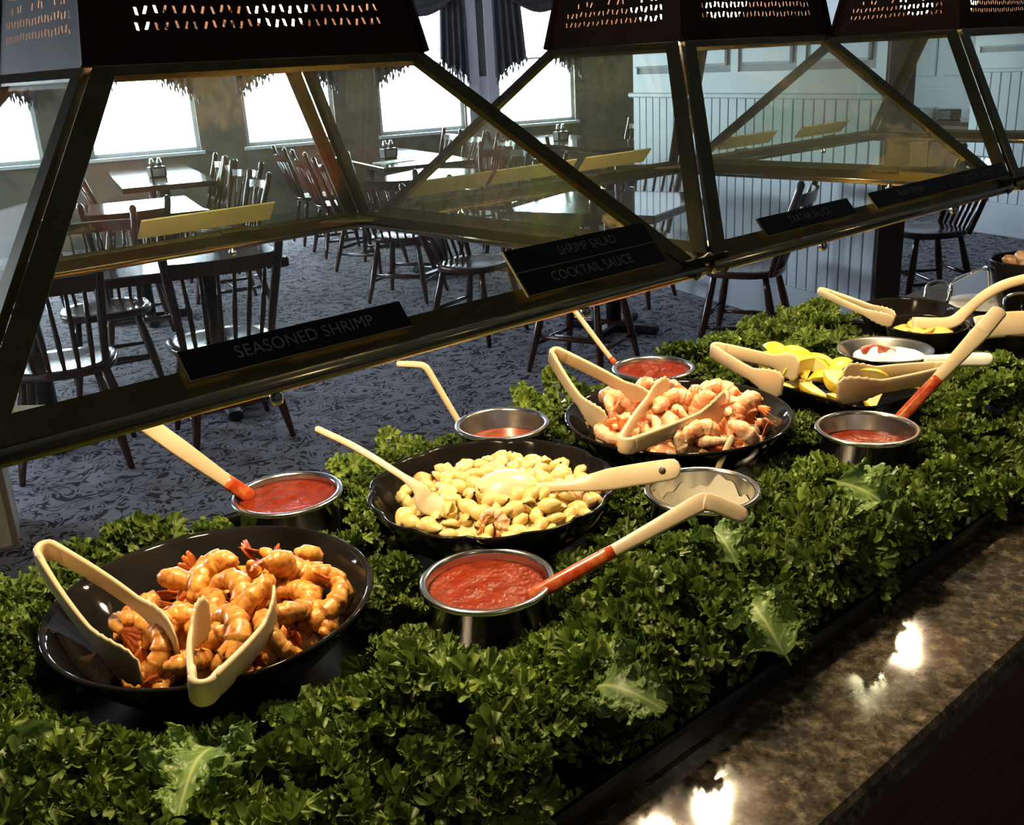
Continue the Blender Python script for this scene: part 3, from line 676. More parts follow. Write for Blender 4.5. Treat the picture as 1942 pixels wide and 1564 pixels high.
# signs standing on the rails, leaning on the glass
def text_mesh(s, size):
    cu = bpy.data.curves.new('lettering', 'FONT'); cu.body = s; cu.size = size; cu.align_x = 'CENTER'; cu.align_y = 'CENTER'; cu.space_character = 1.05; cu.extrude = 0.0004
    ob = bpy.data.objects.new('lettering', cu); col.objects.link(ob)
    dg = bpy.context.evaluated_depsgraph_get(); me = bpy.data.meshes.new_from_object(ob.evaluated_get(dg))
    bpy.data.objects.remove(ob); me.materials.clear(); me.materials.append(M['signtext']); return me
gl_ang = math.atan2(GZH-GZR, GAY)
def sign(x0, x1, rows, hgt, texts, label, rear=False):
    """plate along the rail from x0 to x1; hgt is its height up the glass"""
    t = thing('food_sign', label, 'sign', (0,0,0), group='food name signs')
    L = x1-x0
    y = (GYR if rear else GYF); s = -1 if rear else 1
    up = np.array([0, s*math.cos(gl_ang), math.sin(gl_ang)]); nrm = np.array([0, -s*math.sin(gl_ang), math.cos(gl_ang)])
    ctr = np.array([(x0+x1)/2, y, GZR])+nrm*0.0135+up*((0.008 if rear else -0.010)+hgt/2)
    R = Matrix(((s,0,0),(0,0,0),(0,0,0)))
    X = np.array([s*1.0,0,0]); mw = Matrix.Identity(4)
    for i in range(3): mw[i][0], mw[i][1], mw[i][2], mw[i][3] = X[i], up[i], nrm[i], ctr[i]
    t.matrix_world = mw
    rh = hgt/rows
    MB().box((-L/2,-hgt/2,-0.0022), (L/2,hgt/2,0.0)).build('backing_plate', M['signback'], t)
    for r_ in range(rows):
        y0 = hgt/2-rh*(r_+1)+0.0008; y1 = hgt/2-rh*r_-0.0008
        pl = MB().box((-L/2+0.0012,y0,0.0002), (L/2-0.0002,y1,0.0015)).build('name_plate', M['signblack'], t)
        if texts:
            me = text_mesh(texts[r_][0], texts[r_][1]); o = bpy.data.objects.new('lettering', me); col.objects.link(o); o.parent = pl; o.location = (texts[r_][2]*L, (y0+y1)/2, 0.0018); o.scale = (texts[r_][3],1,1)
SH = 0.0262
sign(0.100, 0.303, 1, SH, [('SEASONED SHRIMP', 0.0155, 0.02, 0.92)], 'black sign reading SEASONED SHRIMP on the left rail')
sign(0.440, 0.640, 2, 2*SH, [('SHRIMP SALAD', 0.0150, 0.03, 0.80), ('COCKTAIL SAUCE', 0.0160, -0.02, 0.85)], 'two-row black sign reading SHRIMP SALAD and COCKTAIL SAUCE')
sign(0.826, 1.022, 1, SH, [('TARTAR SAUCE', 0.0145, 0.0, 0.85)], 'black sign reading TARTAR SAUCE on the middle rail')
sign(1.076, 1.276, 1, SH, [('PLAIN SHRIMP', 0.0145, 0.0, 0.72)], 'black sign reading PLAIN SHRIMP on the middle rail')
sign(1.278, 1.476, 1, SH, [('COCKTAIL SAUCE', 0.0145, 0.0, 0.80)], 'black sign at the right end of the middle rail reading COCKTAIL SAUCE')
for (x0, x1, w) in ((0.332,0.530,'behind the seasoned shrimp, on the left rear rail'), (0.770,0.945,'leftmost of three on the middle rear rail'), (0.955,1.150,'second of three on the middle rear rail'), (1.173,1.356,'rightmost of three on the middle rear rail'), (1.595,1.780,'left of two on the right rear rail'), (1.883,2.075,'right of two on the right rear rail')):
    sign(x0, x1, 1, 0.034, None, 'tan back of a sign, '+w, rear=True)

# ================================================================== POTS, BOWLS AND FOOD
RIM = 0.95
def pot(x, y, label, rim=RIM, R=0.0825, depth=0.098):
    t = thing('sauce_pot', label, 'pot', (x,y,rim-depth), group='round stainless sauce pots')
    d = depth
    prof = [(0.0,0.003),(R-0.018,0.003),(R-0.013,0.008),(R-0.0095,d-0.006),(R-0.008,d-0.001),(R-0.004,d),(R,d-0.002),(R,d-0.006),(R-0.004,d-0.008),(R-0.008,d-0.010),(R-0.0115,0.006),(R-0.018,0.0),(0.0,0.0)]
    MB().lathe(prof, 56).build('pot_body', M['steel'], t)
    return t
def sauce(x, y, z, R, mt, label, amp=0.0012, cat='sauce'):
    n, m_ = 40, 12; V = []; F = []
    for j in range(m_+1):
        r = R*j/m_
        for k in range(n):
            a = 2*PI*k/n; fade = 1-(j/m_)**4
            V.append((r*math.cos(a), r*math.sin(a), amp*fade*(math.sin(r*140+a*2)+math.sin(r*cos_(a)*90+1.3)+0.6*math.sin(r*220*math.sin(a)))))
    for j in range(m_):
        for k in range(n): q = (k+1) % n; F.append((j*n+k, (j+1)*n+k, (j+1)*n+q, j*n+q))
    o = len(V); V += [(R*math.cos(2*PI*k/n), R*math.sin(2*PI*k/n), -0.015) for k in range(n)]
    for k in range(n): q = (k+1) % n; F.append((m_*n+k, o+k, o+q, m_*n+q))
    F.append(tuple(o+n-1-k for k in range(n)))
    ob = MB().add(V, F, True).build('pot_sauce', mt); ob.location = (x,y,z); tag(ob, label, cat, kind='stuff'); return ob
def cos_(a): return math.cos(a)
POTS = [(0.490,-0.086), (0.457,0.338), (0.869,0.320), (1.282,0.332), (1.241,-0.157), (0.872,-0.112)]
lab = ['near round steel pot of thick red cocktail sauce, in front of the pasta pan', 'steel pot of red sauce behind the seasoned shrimp bowl', 'steel pot nearly empty of thin red sauce behind the pasta pan', 'steel pot of chunky red sauce behind the plain shrimp bowl', 'half-full steel pot of red sauce in front of the lemon tray', 'nearly empty steel pot coated with white sauce']
for (x, y), l in zip(POTS, lab): pot(x, y, l)
sauce(*POTS[0], 0.936, 0.072, M['sauce'], 'thick red cocktail sauce in the near pot')
sauce(*POTS[1], 0.939, 0.072, M['sauce'], 'glossy red sauce in the pot behind the seasoned shrimp')
sauce(*POTS[2], 0.914, 0.0705, M['broth'], 'thin brownish-red sauce low in the pot behind the pasta', amp=0.0005)
sauce(*POTS[3], 0.940, 0.072, M['sauce'], 'chunky red sauce in the pot behind the plain shrimp', amp=0.004)
sauce(*POTS[4], 0.918, 0.071, M['sauce'], 'red sauce low in the pot before the lemons')
sauce(*POTS[5], 0.876, 0.067, M['whitesauce'], 'remains of white sauce in the bottom of a pot')
# smears of white sauce on the inside of the nearly empty pot
t = thing('sauce_coating', 'streaks of white sauce on the inner wall of the nearly empty pot', 'sauce', (POTS[5][0],POTS[5][1],0.852), kind='stuff')
n = 120; V = []; F = []; m_ = 8
for k in range(n):
    a = 2*PI*k/n; top = 0.074+0.008*math.sin(3*a+1)+0.007*math.sin(7*a)+0.004*math.sin(17*a+2)
    for j in range(m_):
        z = 0.02+(top-0.02)*j/(m_-1); r = 0.0825-0.013+0.0035*(z/0.098)-0.0012+0.0004*math.sin(9*a+z*200); V.append((r*math.cos(a), r*math.sin(a), z))
for k in range(n):
    q = (k+1) % n
    for j in range(m_-1): F.append((k*m_+j, k*m_+j+1, q*m_+j+1, q*m_+j))
MB().add(V, F, True).build('coating', M['whitesauce'], t)

def bowl(name, x, y, R, rim, depth, label, mt, foot=0.55, wall=0.004, scallop=None, rz=0, sy=1.0):
    t = thing(name, label, 'bowl', (x,y,rim-depth), rz)
    d = depth
    def rr(q): return R*(foot+(1-foot)*q**0.62)
    qs = [0,0.03,0.1,0.25,0.45,0.65,0.82,0.95,1.0]
    outer = [(0.0,0.0),(R*foot*0.9,0.0)]+[(rr(q),d*q) for q in qs[1:]]
    lip = [(R+0.001,d+0.002),(R-0.002,d+0.004),(R-0.006,d+0.002)]
    inner = [(max(0.0,rr(q)-wall-0.002),d*q+0.003) for q in reversed(qs[1:-1])]+[(R*foot*0.85,0.006),(0.0,0.006)]
    rf = None
    if scallop:
        ns, am = scallop
        rf = lambda a, z: 1+(am*(abs(math.cos(a*ns/2))**0.6-0.65)*min(1,z/d))
    MB().lathe(outer+lip+inner, 120 if scallop else 72, rfun=rf, sy=sy).build('bowl_shell', mt, t)
    return t
BA, BB, BC = (0.222,0.097), (0.660,0.102), (1.066,0.093)
RA, RB, RC = 0.188, 0.178, 0.190
bowl('serving_bowl', *BA, RA, 0.962, 0.078, 'large round black bowl of seasoned orange shrimp, nearest at the left', M['black'])
bowl('scalloped_pan', *BB, RB, 0.962, 0.068, 'black scalloped pan of shell pasta shrimp salad', M['blackiron'], foot=0.68, scallop=(14,0.05))
bowl('serving_bowl', *BC, RC, 0.962, 0.066, 'large round black bowl of plain pink shrimp', M['black'], foot=0.62)

# ---- shrimp
def shrimp_mesh(seed, R0=0.0185, arc=4.3, r=0.0086):
    rg = np.random.default_rng(seed); pts = []; rad = []; n = 62; sq = rg.uniform(0.85,1.2); tw = rg.uniform(-0.006,0.006)
    for i in range(n):
        q = i/(n-1); a = -0.3+arc*q; rr = R0*(1.08-0.22*q)
        pts.append((rr*math.cos(a)*sq, rr*math.sin(a), tw*math.sin(q*3)))
        seg = 0.87+0.24*((1-q)*7.5 % 1)
        rad.append(r*seg*(0.55+0.75*min(1,q*6))*(1-0.72*q**1.6)+0.0006)
    b = MB().tube(pts, rad, 9, flat=0.88)
    p, p0 = np.array(pts[-1]), np.array(pts[-3]); d = (p-p0)/np.linalg.norm(p-p0); s = np.array([0,0,1.0]); tl = MB()
    for k in (-1,-0.3,0.4,1):
        e = d+s*0.5*k; e = e/np.linalg.norm(e)
        tl.ribbon([p-d*0.003, p+e*0.006, p+e*0.014, p+e*0.021], [0.004,0.007,0.008,0.003], [0.002,0.0016,0.001,0.0006], side=np.cross(e,np.cross(s,d))+s*0.3, n=6)
    return b, tl
def shrimp_pile(n, place, mt, mt_tail, label, group, seed0, **kw):
    protos = []
    for s in range(4):
        b, tl = shrimp_mesh(seed0+s, arc=3.4+0.5*s, **kw); protos.append((b.mesh('shrimp', mt), tl.mesh('tail', mt_tail)))
    for i in range(n):
        p, e, sc = place(i); mb_, mt_ = protos[i % 4]
        o = bpy.data.objects.new('shrimp', mb_); col.objects.link(o); o.location = p; o.rotation_euler = e; o.scale = (sc,sc,sc)
        tag(o, label, 'shrimp', group)
        c = bpy.data.objects.new('tail', mt_); col.objects.link(c); c.parent = o
def disc_points(n, R, seed, mind):
    rg = np.random.default_rng(seed); P = []; tries = 0
    while len(P) < n and tries < 20000:
        tries += 1; r = R*math.sqrt(rg.random()); a = rg.random()*2*PI; q = (r*math.cos(a), r*math.sin(a))
        if all((q[0]-u)**2+(q[1]-v)**2 > mind*mind for u, v in P): P.append(q)
        elif tries % 400 == 0: mind *= 0.93
    return P
rg = np.random.default_rng(11)
PA = disc_points(34, 0.130, 3, 0.040)+disc_points(30, 0.115, 4, 0.036)
def placeA(i):
    x, y = PA[i]; r = math.hypot(x, y); lay = i >= 34
    x, y = x+0.022, y-0.016
    rr = math.hypot(x,y); lim = 0.126 if lay else 0.104
    if rr > lim: x, y, rr = x*lim/rr, y*lim/rr, lim
    z = 0.962-0.078+0.023+(0.024*max(0,(rr/0.16))**2)+(0.020 if lay else 0)+0.034*max(0,1-(r/0.125)**2)*(1 if lay else 0.4)
    return (BA[0]+x, BA[1]+y, z), (rg.normal(0,0.8 if lay else 0.25), rg.normal(0,0.8 if lay else 0.25), rg.random()*6.28), rg.uniform(1.2,1.6)
shrimp_pile(len(PA), placeA, M['shrimpA'], M['tailA'], 'orange seasoned shrimp heaped in the near left bowl', 'seasoned shrimp in the bowl', 20)
PC = disc_points(44, 0.150, 5, 0.040)+disc_points(38, 0.138, 6, 0.036)
def placeC(i):
    x, y = PC[i]; r = math.hypot(x, y); lay = i >= 44; x += 0.008; y -= 0.012; rr = math.hypot(x, y); lim = 0.128 if lay else 0.104
    if rr > lim: x, y, rr = x*lim/rr, y*lim/rr, lim
    z = 0.962-0.066+0.021+0.024*(rr/0.165)**2+(0.020 if lay else 0)+0.026*max(0,1-(r/0.14)**2)*(1 if lay else 0.4)
    return (BC[0]+x, BC[1]+y, z), (rg.normal(0,0.7 if lay else 0.22), rg.normal(0,0.7 if lay else 0.22), rg.random()*6.28), rg.uniform(1.15,1.45)
shrimp_pile(len(PC), placeC, M['shrimpB'], M['tailB'], 'pink boiled shrimp heaped in the far bowl', 'plain shrimp in the bowl', 40, R0=0.0195)

# ---- shell pasta
def shell_mesh(seed):
    rg = np.random.default_rng(seed); V = []; F = []; nu, nv = 13, 15; L, W, H = 0.0138, 0.0112, 0.0102
    for i in range(nu):
        u = i/(nu-1); x = -L+2*L*u; prof = max(0.05, math.sin(PI*min(1,max(0,u*0.96+0.02)))**0.62)*(1-0.18*u)
        for j in range(nv):
            th = -2.45+4.9*j/(nv-1); curl = 1-0.34*max(0,(abs(th)-1.35)/1.1)
            rib = 1+0.06*math.cos(th*9)
            V.append((x*(1-0.15*abs(th)/2.45), W*prof*math.sin(th)*curl*rib, H*prof*math.cos(th)*curl*rib))
    nb = len(V); V += [(a*0.93, b*0.86, c*0.86) for (a,b,c) in V]
    for i in range(nu-1):
        for j in range(nv-1):
            q = (i*nv+j, (i+1)*nv+j, (i+1)*nv+j+1, i*nv+j+1); F.append(q); F.append(tuple(nb+k for k in reversed(q)))
    for i in range(nu-1):
        for j in (0, nv-1): q = (i*nv+j, (i+1)*nv+j, nb+(i+1)*nv+j, nb+i*nv+j); F.append(q if j else tuple(reversed(q)))
    return MB().add(V, F, True).mesh('pasta_shell', M['pasta'])
SHELL = [shell_mesh(s) for s in range(3)]
o = MB().lathe([(0.0,-0.022),(0.120,-0.022),(0.148,0.0),(0.135,0.010),(0.09,0.022),(0.04,0.028),(0.0,0.029)], 40).build('pasta_dressing', M['pastasauce']); o.location = (BB[0]+0.008, BB[1]-0.008, 0.925); tag(o, 'creamy dressing under the shell pasta in the scalloped pan', 'dressing', kind='stuff')
PP = disc_points(105, 0.146, 8, 0.026)+disc_points(62, 0.105, 9, 0.026)
for i, (x, y) in enumerate(PP):
    o = bpy.data.objects.new('pasta_shell', SHELL[i % 3]); col.objects.link(o); r = math.hypot(x, y)
    top = 0.925+0.029-0.019*(r/0.135)**2
    if r > 0.135: top = 0.937
    o.location = (BB[0]+0.008+x, BB[1]-0.008+y, top+(0.005 if i < 105 else 0.017)); s = rg.uniform(1.0,1.35); o.scale = (s,s,s)
    o.rotation_euler = (rg.normal(0,1.1), rg.normal(0,0.5), rg.random()*6.28); tag(o, 'pale yellow pasta shell in the scalloped pan of shrimp salad', 'pasta', 'pasta shells in the pan')
for i in range(7):   # a few shrimp in the salad
    a = i*0.93+0.4; b, tl = shrimp_mesh(70+i); o = b.build('shrimp', M['shrimpB']); o.location = (BB[0]+0.1*math.cos(a*1.7), BB[1]-0.02+0.095*math.sin(a*1.7), 0.954); o.rotation_euler = (rg.normal(0,0.4), rg.normal(0,0.4), a*5); o.scale = (0.8,)*3
    tag(o, 'small pink shrimp half hidden among the pasta shells', 'shrimp', 'shrimp in the salad'); tl.build('tail', M['tailB'], o)

# ---- lemon tray
t = thing('lemon_tray', 'shallow black oblong tray of lemon wedges', 'tray', (1.432,0.040,0.915), math.radians(-9))
n = 64
def rrect(hx, hy, e, z): return [(hx*math.copysign(abs(math.cos(a))**e, math.cos(a)), hy*math.copysign(abs(math.sin(a))**e, math.sin(a)), z) for a in [2*PI*k/n for k in range(n)]]
V = rrect(0.002,0.002,0.3,0.0)+rrect(0.080,0.145,0.32,0.0)+rrect(0.098,0.172,0.36,0.030)+rrect(0.102,0.177,0.36,0.033)+rrect(0.100,0.174,0.36,0.036)+rrect(0.094,0.167,0.36,0.032)+rrect(0.076,0.140,0.32,0.004)+rrect(0.002,0.002,0.3,0.004)
F = []
for i in range(7):
    for k in range(n): j = (k+1) % n; F.append((i*n+k, i*n+j, (i+1)*n+j, (i+1)*n+k))
MB().add(V, F, True).build('tray_shell', M['black'], t)
def wedge_meshes():
    L, R = 0.037, 0.024; nu, nv = 13, 9; V = []; F = []
    for i in range(nu):
        q = -1+2*i/(nu-1); rr = R*max(0.0,1-abs(q)**2.2)**0.5+0.001; x = L*q*(1+0.12*abs(q)**6)
        for j in range(nv): th = -0.72+1.44*j/(nv-1); V.append((x, rr*math.sin(th), -rr*math.cos(th)))
    for i in range(nu-1):
        for j in range(nv-1): F.append((i*nv+j, i*nv+j+1, (i+1)*nv+j+1, (i+1)*nv+j))
    rind = MB().add(V, F, True)
    V2 = []; F2 = []
    for s in (0, nv-1):
        o = len(V2)
        for i in range(nu): V2.append(V[i*nv+s]); V2.append((V[i*nv+s][0]*0.9, 0, 0.0))
        for i in range(nu-1): F2.append((o+2*i, o+2*i+1, o+2*i+3, o+2*i+2))
    return rind.mesh('lemon_wedge', M['lemonrind']), MB().add(V2, F2).mesh('flesh', M['lemonflesh'])
WR, WF = wedge_meshes()
LP = [(1.395,0.150,0.2),(1.40,0.13,1.2),(1.46,0.165,2.3),(1.392,0.085,2.9),(1.43,0.075,0.5),(1.49,0.10,1.7),(1.385,0.025,1.1),(1.42,0.015,2.2),(1.475,0.035,0.1),(1.395,-0.035,2.6),(1.43,-0.045,0.9),(1.475,-0.075,1.8),(1.405,-0.09,0.3),(1.41,0.06,1.5),(1.44,0.11,2.8),(1.40,-0.01,0.7),(1.40,0.12,1.9),(1.40,-0.06,2.2),(1.45,0.0,0.4),(1.40,0.06,2.5),(1.44,0.155,1.0)]
for i, (x, y, a) in enumerate(LP):
    o = bpy.data.objects.new('lemon_wedge', WR); col.objects.link(o); o.location = (x, y, 0.942+(0.020 if i >= 13 else 0)+rg.uniform(0,0.004)); flip = PI if i % 3 != 0 else 0.7
    o.rotation_euler = (flip+rg.normal(0,0.4), rg.normal(0,0.15), a); o.scale = (1.15,)*3; tag(o, 'yellow lemon wedge lying in the black oblong tray', 'lemon', 'lemon wedges in the tray')
    c = bpy.data.objects.new('flesh', WF); col.objects.link(c); c.parent = o
# ---- small steel bowl with white and red topping
bx, by = 1.632, 0.030
t = thing('steel_bowl', 'small wide steel bowl of sour cream and red topping behind the lemons', 'bowl', (bx,by,0.912))
MB().lathe([(0.0,0.0),(0.045,0.0),(0.070,0.015),(0.086,0.040),(0.092,0.046),(0.092,0.049),(0.086,0.046),(0.068,0.020),(0.044,0.005),(0.0,0.004)], 56).build('bowl_shell', M['steel'], t)
sauce(bx+0.006, by-0.008, 0.946, 0.069, M['sourcream'], 'white sour cream heaped in the small steel bowl', amp=0.005, cat='cream')
o = MB().lathe([(0.0,0.012),(0.02,0.010),(0.034,0.004),(0.036,0.0),(0.0,0.0)], 20).build('red_topping', M['sauce']); o.location = (bx+0.028,by+0.03,0.944); tag(o, 'spoonful of chunky red topping on the sour cream', 'sauce', kind='stuff')
# ---- skillets at the far end
def skillet(x, y, R, rim, label, angs):
    t = bowl('skillet', x, y, R, rim, 0.045, label, M['blackiron'], foot=0.75)
    for a in angs:
        c, s = math.cos(a), math.sin(a); p = np.array([R*c, R*s, 0.045]); q = np.array([-s, c, 0])
        MB().tube(spline([p+q*0.03, p+q*0.03+np.array([c*0.010,s*0.010,0.035]), p+np.array([c*0.016,s*0.016,0.045]), p-q*0.03+np.array([c*0.010,s*0.010,0.035]), p-q*0.03], 5), 0.0035, 8).build('wire_handle', M['chrome'], t)
    return t
skillet(1.965,0.160,0.105,0.957,'black skillet with an upright chrome loop handle at the far end', [-0.15])
skillet(1.83,0.045,0.085,0.965,'small black pan of yellow potato slices at the far end', [])
skillet(1.93,-0.105,0.095,0.965,'black pan at the right edge holding a cream scoop', [0.4])
def slice_mesh():
    return MB().lathe([(0.0,0.0),(0.020,0.0),(0.024,0.003),(0.022,0.007),(0.0,0.007)], 18, rfun=lambda a, z: 1+0.12*math.sin(2*a)+0.06*math.sin(5*a)).mesh('potato_slice', M['potato'])
SM = slice_mesh()
for i in range(14):
    a = i*2.4; r = 0.016*math.sqrt(i); cx_, cy_ = (1.83,0.045) if i < 9 else (1.93,-0.105); o = bpy.data.objects.new('potato_slice', SM); col.objects.link(o)
    o.location = (cx_+r*math.cos(a), cy_+r*math.sin(a), 0.940+0.003*(i % 4)); o.rotation_euler = (rg.normal(0,0.35), rg.normal(0,0.35), a); o.scale = (1.15,)*3; tag(o, 'yellow slice of food lying in the black pans at the far end', 'potato', 'yellow slices in the far pans')
o = MB().lathe([(0.0,0.0),(0.06,0.0),(0.10,0.012),(0.102,0.016),(0.06,0.006),(0.0,0.005)], 48).build('cream_plate', M['plate']); o.location = tuple(at(1872,583,0.8412)[:2])+(0.8412,); tag(o, 'round cream plate on the granite behind the far skillets', 'plate')
t = thing('wire_rack_handle', 'tall bent chrome wire handle standing behind the far skillets', 'handle', (0,0,0))
hp = [at(1801,572,0.846), at(1801,541,0.905), at(1862,509,0.955), at(1874,513,0.952), at(1876,575,0.846)]
MB().tube(spline(hp, 6), 0.0032, 8).build('bent_wire', M['chrome'], t)
bowl('serving_bowl', 2.52, 0.115, 0.10, 0.985, 0.144, 'black bowl of browned food at the right edge', M['black'])
for i in range(9):
    a = i*2.4; o = MB().lathe([(0.0,-0.014),(0.016,-0.010),(0.021,0.0),(0.016,0.011),(0.0,0.014)], 12, rfun=lambda q, z: 1+0.2*math.sin(3*q+1)).build('browned_piece', M['brownfood']); o.location = (2.52+0.018*math.sqrt(i)*math.cos(a), 0.115+0.018*math.sqrt(i)*math.sin(a), 0.975+0.012*(i < 3)); o.rotation_euler = (a, a*0.7, a); o.scale = (1.2,)*3; tag(o, 'browned piece of food in the black bowl at the right edge', 'food', 'browned pieces in the bowl')
# ---- tongs and serving spoons (cream plastic)
def tongs(H, t1, t2, label, w=0.020):
    H, t1, t2 = map(lambda p: np.array(p, float), (H, t1, t2))
    n = np.cross(t1-H, t2-H); n = n/np.linalg.norm(n)
    t = thing('tongs', label, 'tongs', (0,0,0), group='cream plastic tongs')
    bis = ((t1-H)/np.linalg.norm(t1-H)+(t2-H)/np.linalg.norm(t2-H)); bis = bis/np.linalg.norm(bis)
    for tp in (t1, t2):
        d = tp-H; L = np.linalg.norm(d); d = d/L; o_ = d-bis*(d@bis); o_ = o_/np.linalg.norm(o_)
        st = H+o_*0.011+bis*0.004
        pts = []; wd = []; th = []
        for q in np.linspace(0, 1, 43):
            p = st+(tp-st)*q; bow = 0.006*math.sin(PI*q); p = p+o_*bow
            if q > 0.72: p = p - o_*0.010*((q-0.72)/0.28)**2
            pts.append(p); ww = w*(1-0.12*q)
            if q > 0.62: ww = w*(0.92+0.95*math.sin(min(1,(q-0.62)/0.30)*PI/2)**1.3)
            if q > 0.70: ww += 0.0030*math.cos((q-0.70)/0.30*2*PI*4.5)
            if q > 0.955: ww *= 0.72
            wd.append(ww); th.append(0.0085*(1-0.5*q))
        MB().ribbon(pts, wd, th, side=n).build('tong_arm', M['cream'], t)
    arc = []
    o1 = (t1-H)-bis*((t1-H)@bis); o1 = o1/np.linalg.norm(o1)
    for k in range(9):
        a = PI*k/8; arc.append(H+o1*0.011*math.cos(a)+bis*(0.005-0.012*math.sin(a)))
    e1_ = (t1-H)/np.linalg.norm(t1-H); e2_ = (t2-H)/np.linalg.norm(t2-H)
    arc = [arc[0]+e1_*0.012]+arc+[arc[-1]+e2_*0.012]
    MB().ribbon(arc, [w]*11, 0.0088, side=n).build('spring_bend', M['cream'], t)
tongs(at(88,1052,1.020), at(250,1285,0.950), at(352,1222,0.958), 'cream tongs leaning over the far left rim of the seasoned shrimp bowl', 0.032)
tongs(at(384,1305,0.975), at(379,1165,0.992), at(537,1145,0.985), 'pale cream tongs with hinge on the near rim of the seasoned shrimp bowl', 0.032)
tongs(at(1053,674,1.040), at(1140,808,0.962), at(1245,772,0.968), 'cream tongs with upright hinge over the far left rim of the plain shrimp bowl', 0.027)
tongs(at(1187,842,0.985), at(1258,733,0.995), at(1385,765,0.988), 'cream tongs with hinge on the near rim of the plain shrimp bowl', 0.027)
tongs(at(1358,664,0.992), at(1478,735,0.972), at(1520,700,0.975), 'cream tongs lying at the left of the lemon tray', 0.028)
tongs(at(1795,702,0.985), at(1592,745,0.975), at(1594,715,0.980), 'cream tongs lying across the right of the lemon tray', 0.028)
tongs(at(1560,553,1.020), at(1700,602,0.978), at(1690,612,0.980), 'closed cream tongs leaning on the far skillet', 0.015)
def ladle(path, label, w0=0.017, w1=0.021, th=0.007, smear=None, head=None, hole=False, k=7, mt='cream', sweep_side=None):
    t = thing('serving_spoon', label, 'spoon', (0,0,0), group='serving spoons')
    P = spline(path, k); m_ = len(P)
    if sweep_side is None:      # the flat face of the handle is turned up and outwards to the customer
        mid = P[m_//2]; n_ = (CAM-mid)/np.linalg.norm(CAM-mid)+np.array([0,0,0.35]); sweep_side = np.cross(P[-1]-P[0], n_); sweep_side = sweep_side/np.linalg.norm(sweep_side)
    wd = interp([w0,w0*1.05,w1,w1,w1*0.95], m_); P = list(P); tip = P[-1]-P[-2]; tip = tip/np.linalg.norm(tip)
    P += [P[-1]+tip*w1*0.22, P[-1]+tip*w1*0.36, P[-1]+tip*w1*0.42]; wd += [w1*0.86, w1*0.58, w1*0.2]; m_ += 3
    MB().ribbon(P, wd, th, side=sweep_side).build('handle', M[mt], t)
    if smear:
        n_ = max(3, int(m_*smear)); MB().ribbon(P[:n_], interp([w0+0.003,w0+0.003,w0+0.001], n_), th+0.003, side=sweep_side).build('sauce_smear', M['smear'], t)
    if head is not None:
        c, r, mtx = head
        prof = [(0.0,-0.62*r),(0.35*r,-0.57*r),(0.68*r,-0.40*r),(0.92*r,-0.14*r),(1.0*r,0.02*r),(0.95*r,0.02*r),(0.86*r,-0.12*r),(0.62*r,-0.35*r),(0.32*r,-0.50*r),(0.0,-0.55*r)]
        o = MB().lathe(prof, 28).build('spoon_bowl', M[mt], t); o.matrix_local = Matrix.Translation(Vector(c)) @ mtx
    return t
def bent(base, bend, end, f=0.06):
    b0, b1, b2 = map(np.array, (base, bend, end)); u = b0-b1; u = u/np.linalg.norm(u); v = b2-b1; v = v/np.linalg.norm(v)
    return [b0, b0*0.66+b1*0.34, b0*0.33+b1*0.67, b1+u*0.012, b1+(u+v)*0.003, b1+v*0.012, b2]
I4 = Matrix.Identity(4)
ladle(bent(at(1005,1132,0.936), at(1338,948,1.045), at(1403,975,1.028)), 'cream ladle with bent handle end in the near pot of cocktail sauce', 0.015, 0.022, smear=0.24, head=((0.475,-0.10,0.925),0.030,I4))
ladle([at(478,945,0.938), at(420,905,0.985), at(345,852,1.04), at(272,800,1.09), at(215,762,1.13)], 'cream ladle with broad handle in the pot behind the seasoned shrimp', 0.020, 0.026, smear=0.22, head=((0.44,0.35,0.925),0.030,I4))
ladle(bent(at(884,824,0.905), at(806,692,1.035), at(757,690,1.04)), 'thin cream ladle with hooked end in the nearly empty thin red sauce pot', 0.011, 0.012, head=((0.85,0.34,0.892),0.030,I4))
ladle([at(1168,692,0.938), at(1130,643,0.99), at(1090,590,1.045), at(1062,556,1.08)], 'slim cream ladle in the pot behind the plain shrimp', 0.010, 0.011, smear=0.15, head=((1.275,0.36,0.925),0.028,I4))
ladle(bent(at(1690,812,0.922), at(1862,628,1.085), at(1893,592,1.10)), 'cream ladle with tall handle in the pot before the lemon tray', 0.018, 0.028, smear=0.28, head=((1.25,-0.15,0.905),0.030,I4))
ladle([at(1356,948,0.885), at(1360,895,0.93), at(1378,850,0.965), at(1388,830,0.98)], 'small curved cream spoon in the nearly empty white sauce pot', 0.008, 0.010, 0.005)
ladle([at(862,962,0.958), at(812,955,0.964), at(793,925,0.985), at(735,885,1.01), at(670,846,1.035), at(603,814,1.06)], 'cream spoon with pointed handle at the left of the pasta pan', 0.030, 0.010, 0.006)
Rm = Matrix.Rotation(math.radians(200), 4, 'X') @ Matrix.Scale(1.35, 4, (1,0,0))
t = ladle([at(1015,925,0.972), at(1060,922,0.974), at(1120,915,0.982), at(1190,903,0.99), at(1240,895,0.997), at(1272,890,1.002)], 'cream serving spoon resting bowl-up across the right of the pasta pan', 0.014, 0.032, 0.006, head=(tuple(at(962,925,0.968)),0.036,Matrix.Rotation(math.radians(-38),4,'Z') @ Rm))
c = at(1256,893,0.9995); vn = (CAM-c)/np.linalg.norm(CAM-c)+np.array([0,0,0.35]); vn = vn/np.linalg.norm(vn)
MB().tube([c+vn*0.0020, c+vn*0.0036], 0.0048, 16).build('hanging_hole', M['brownwall'], t)
ladle([at(1730,612,0.965), at(1800,612,0.965), at(1830,592,0.985), at(1865,562,1.02), at(1905,540,1.045), at(1955,526,1.06)], 'large cream ladle arching up from the pan of yellow slices', 0.026, 0.022, 0.007)
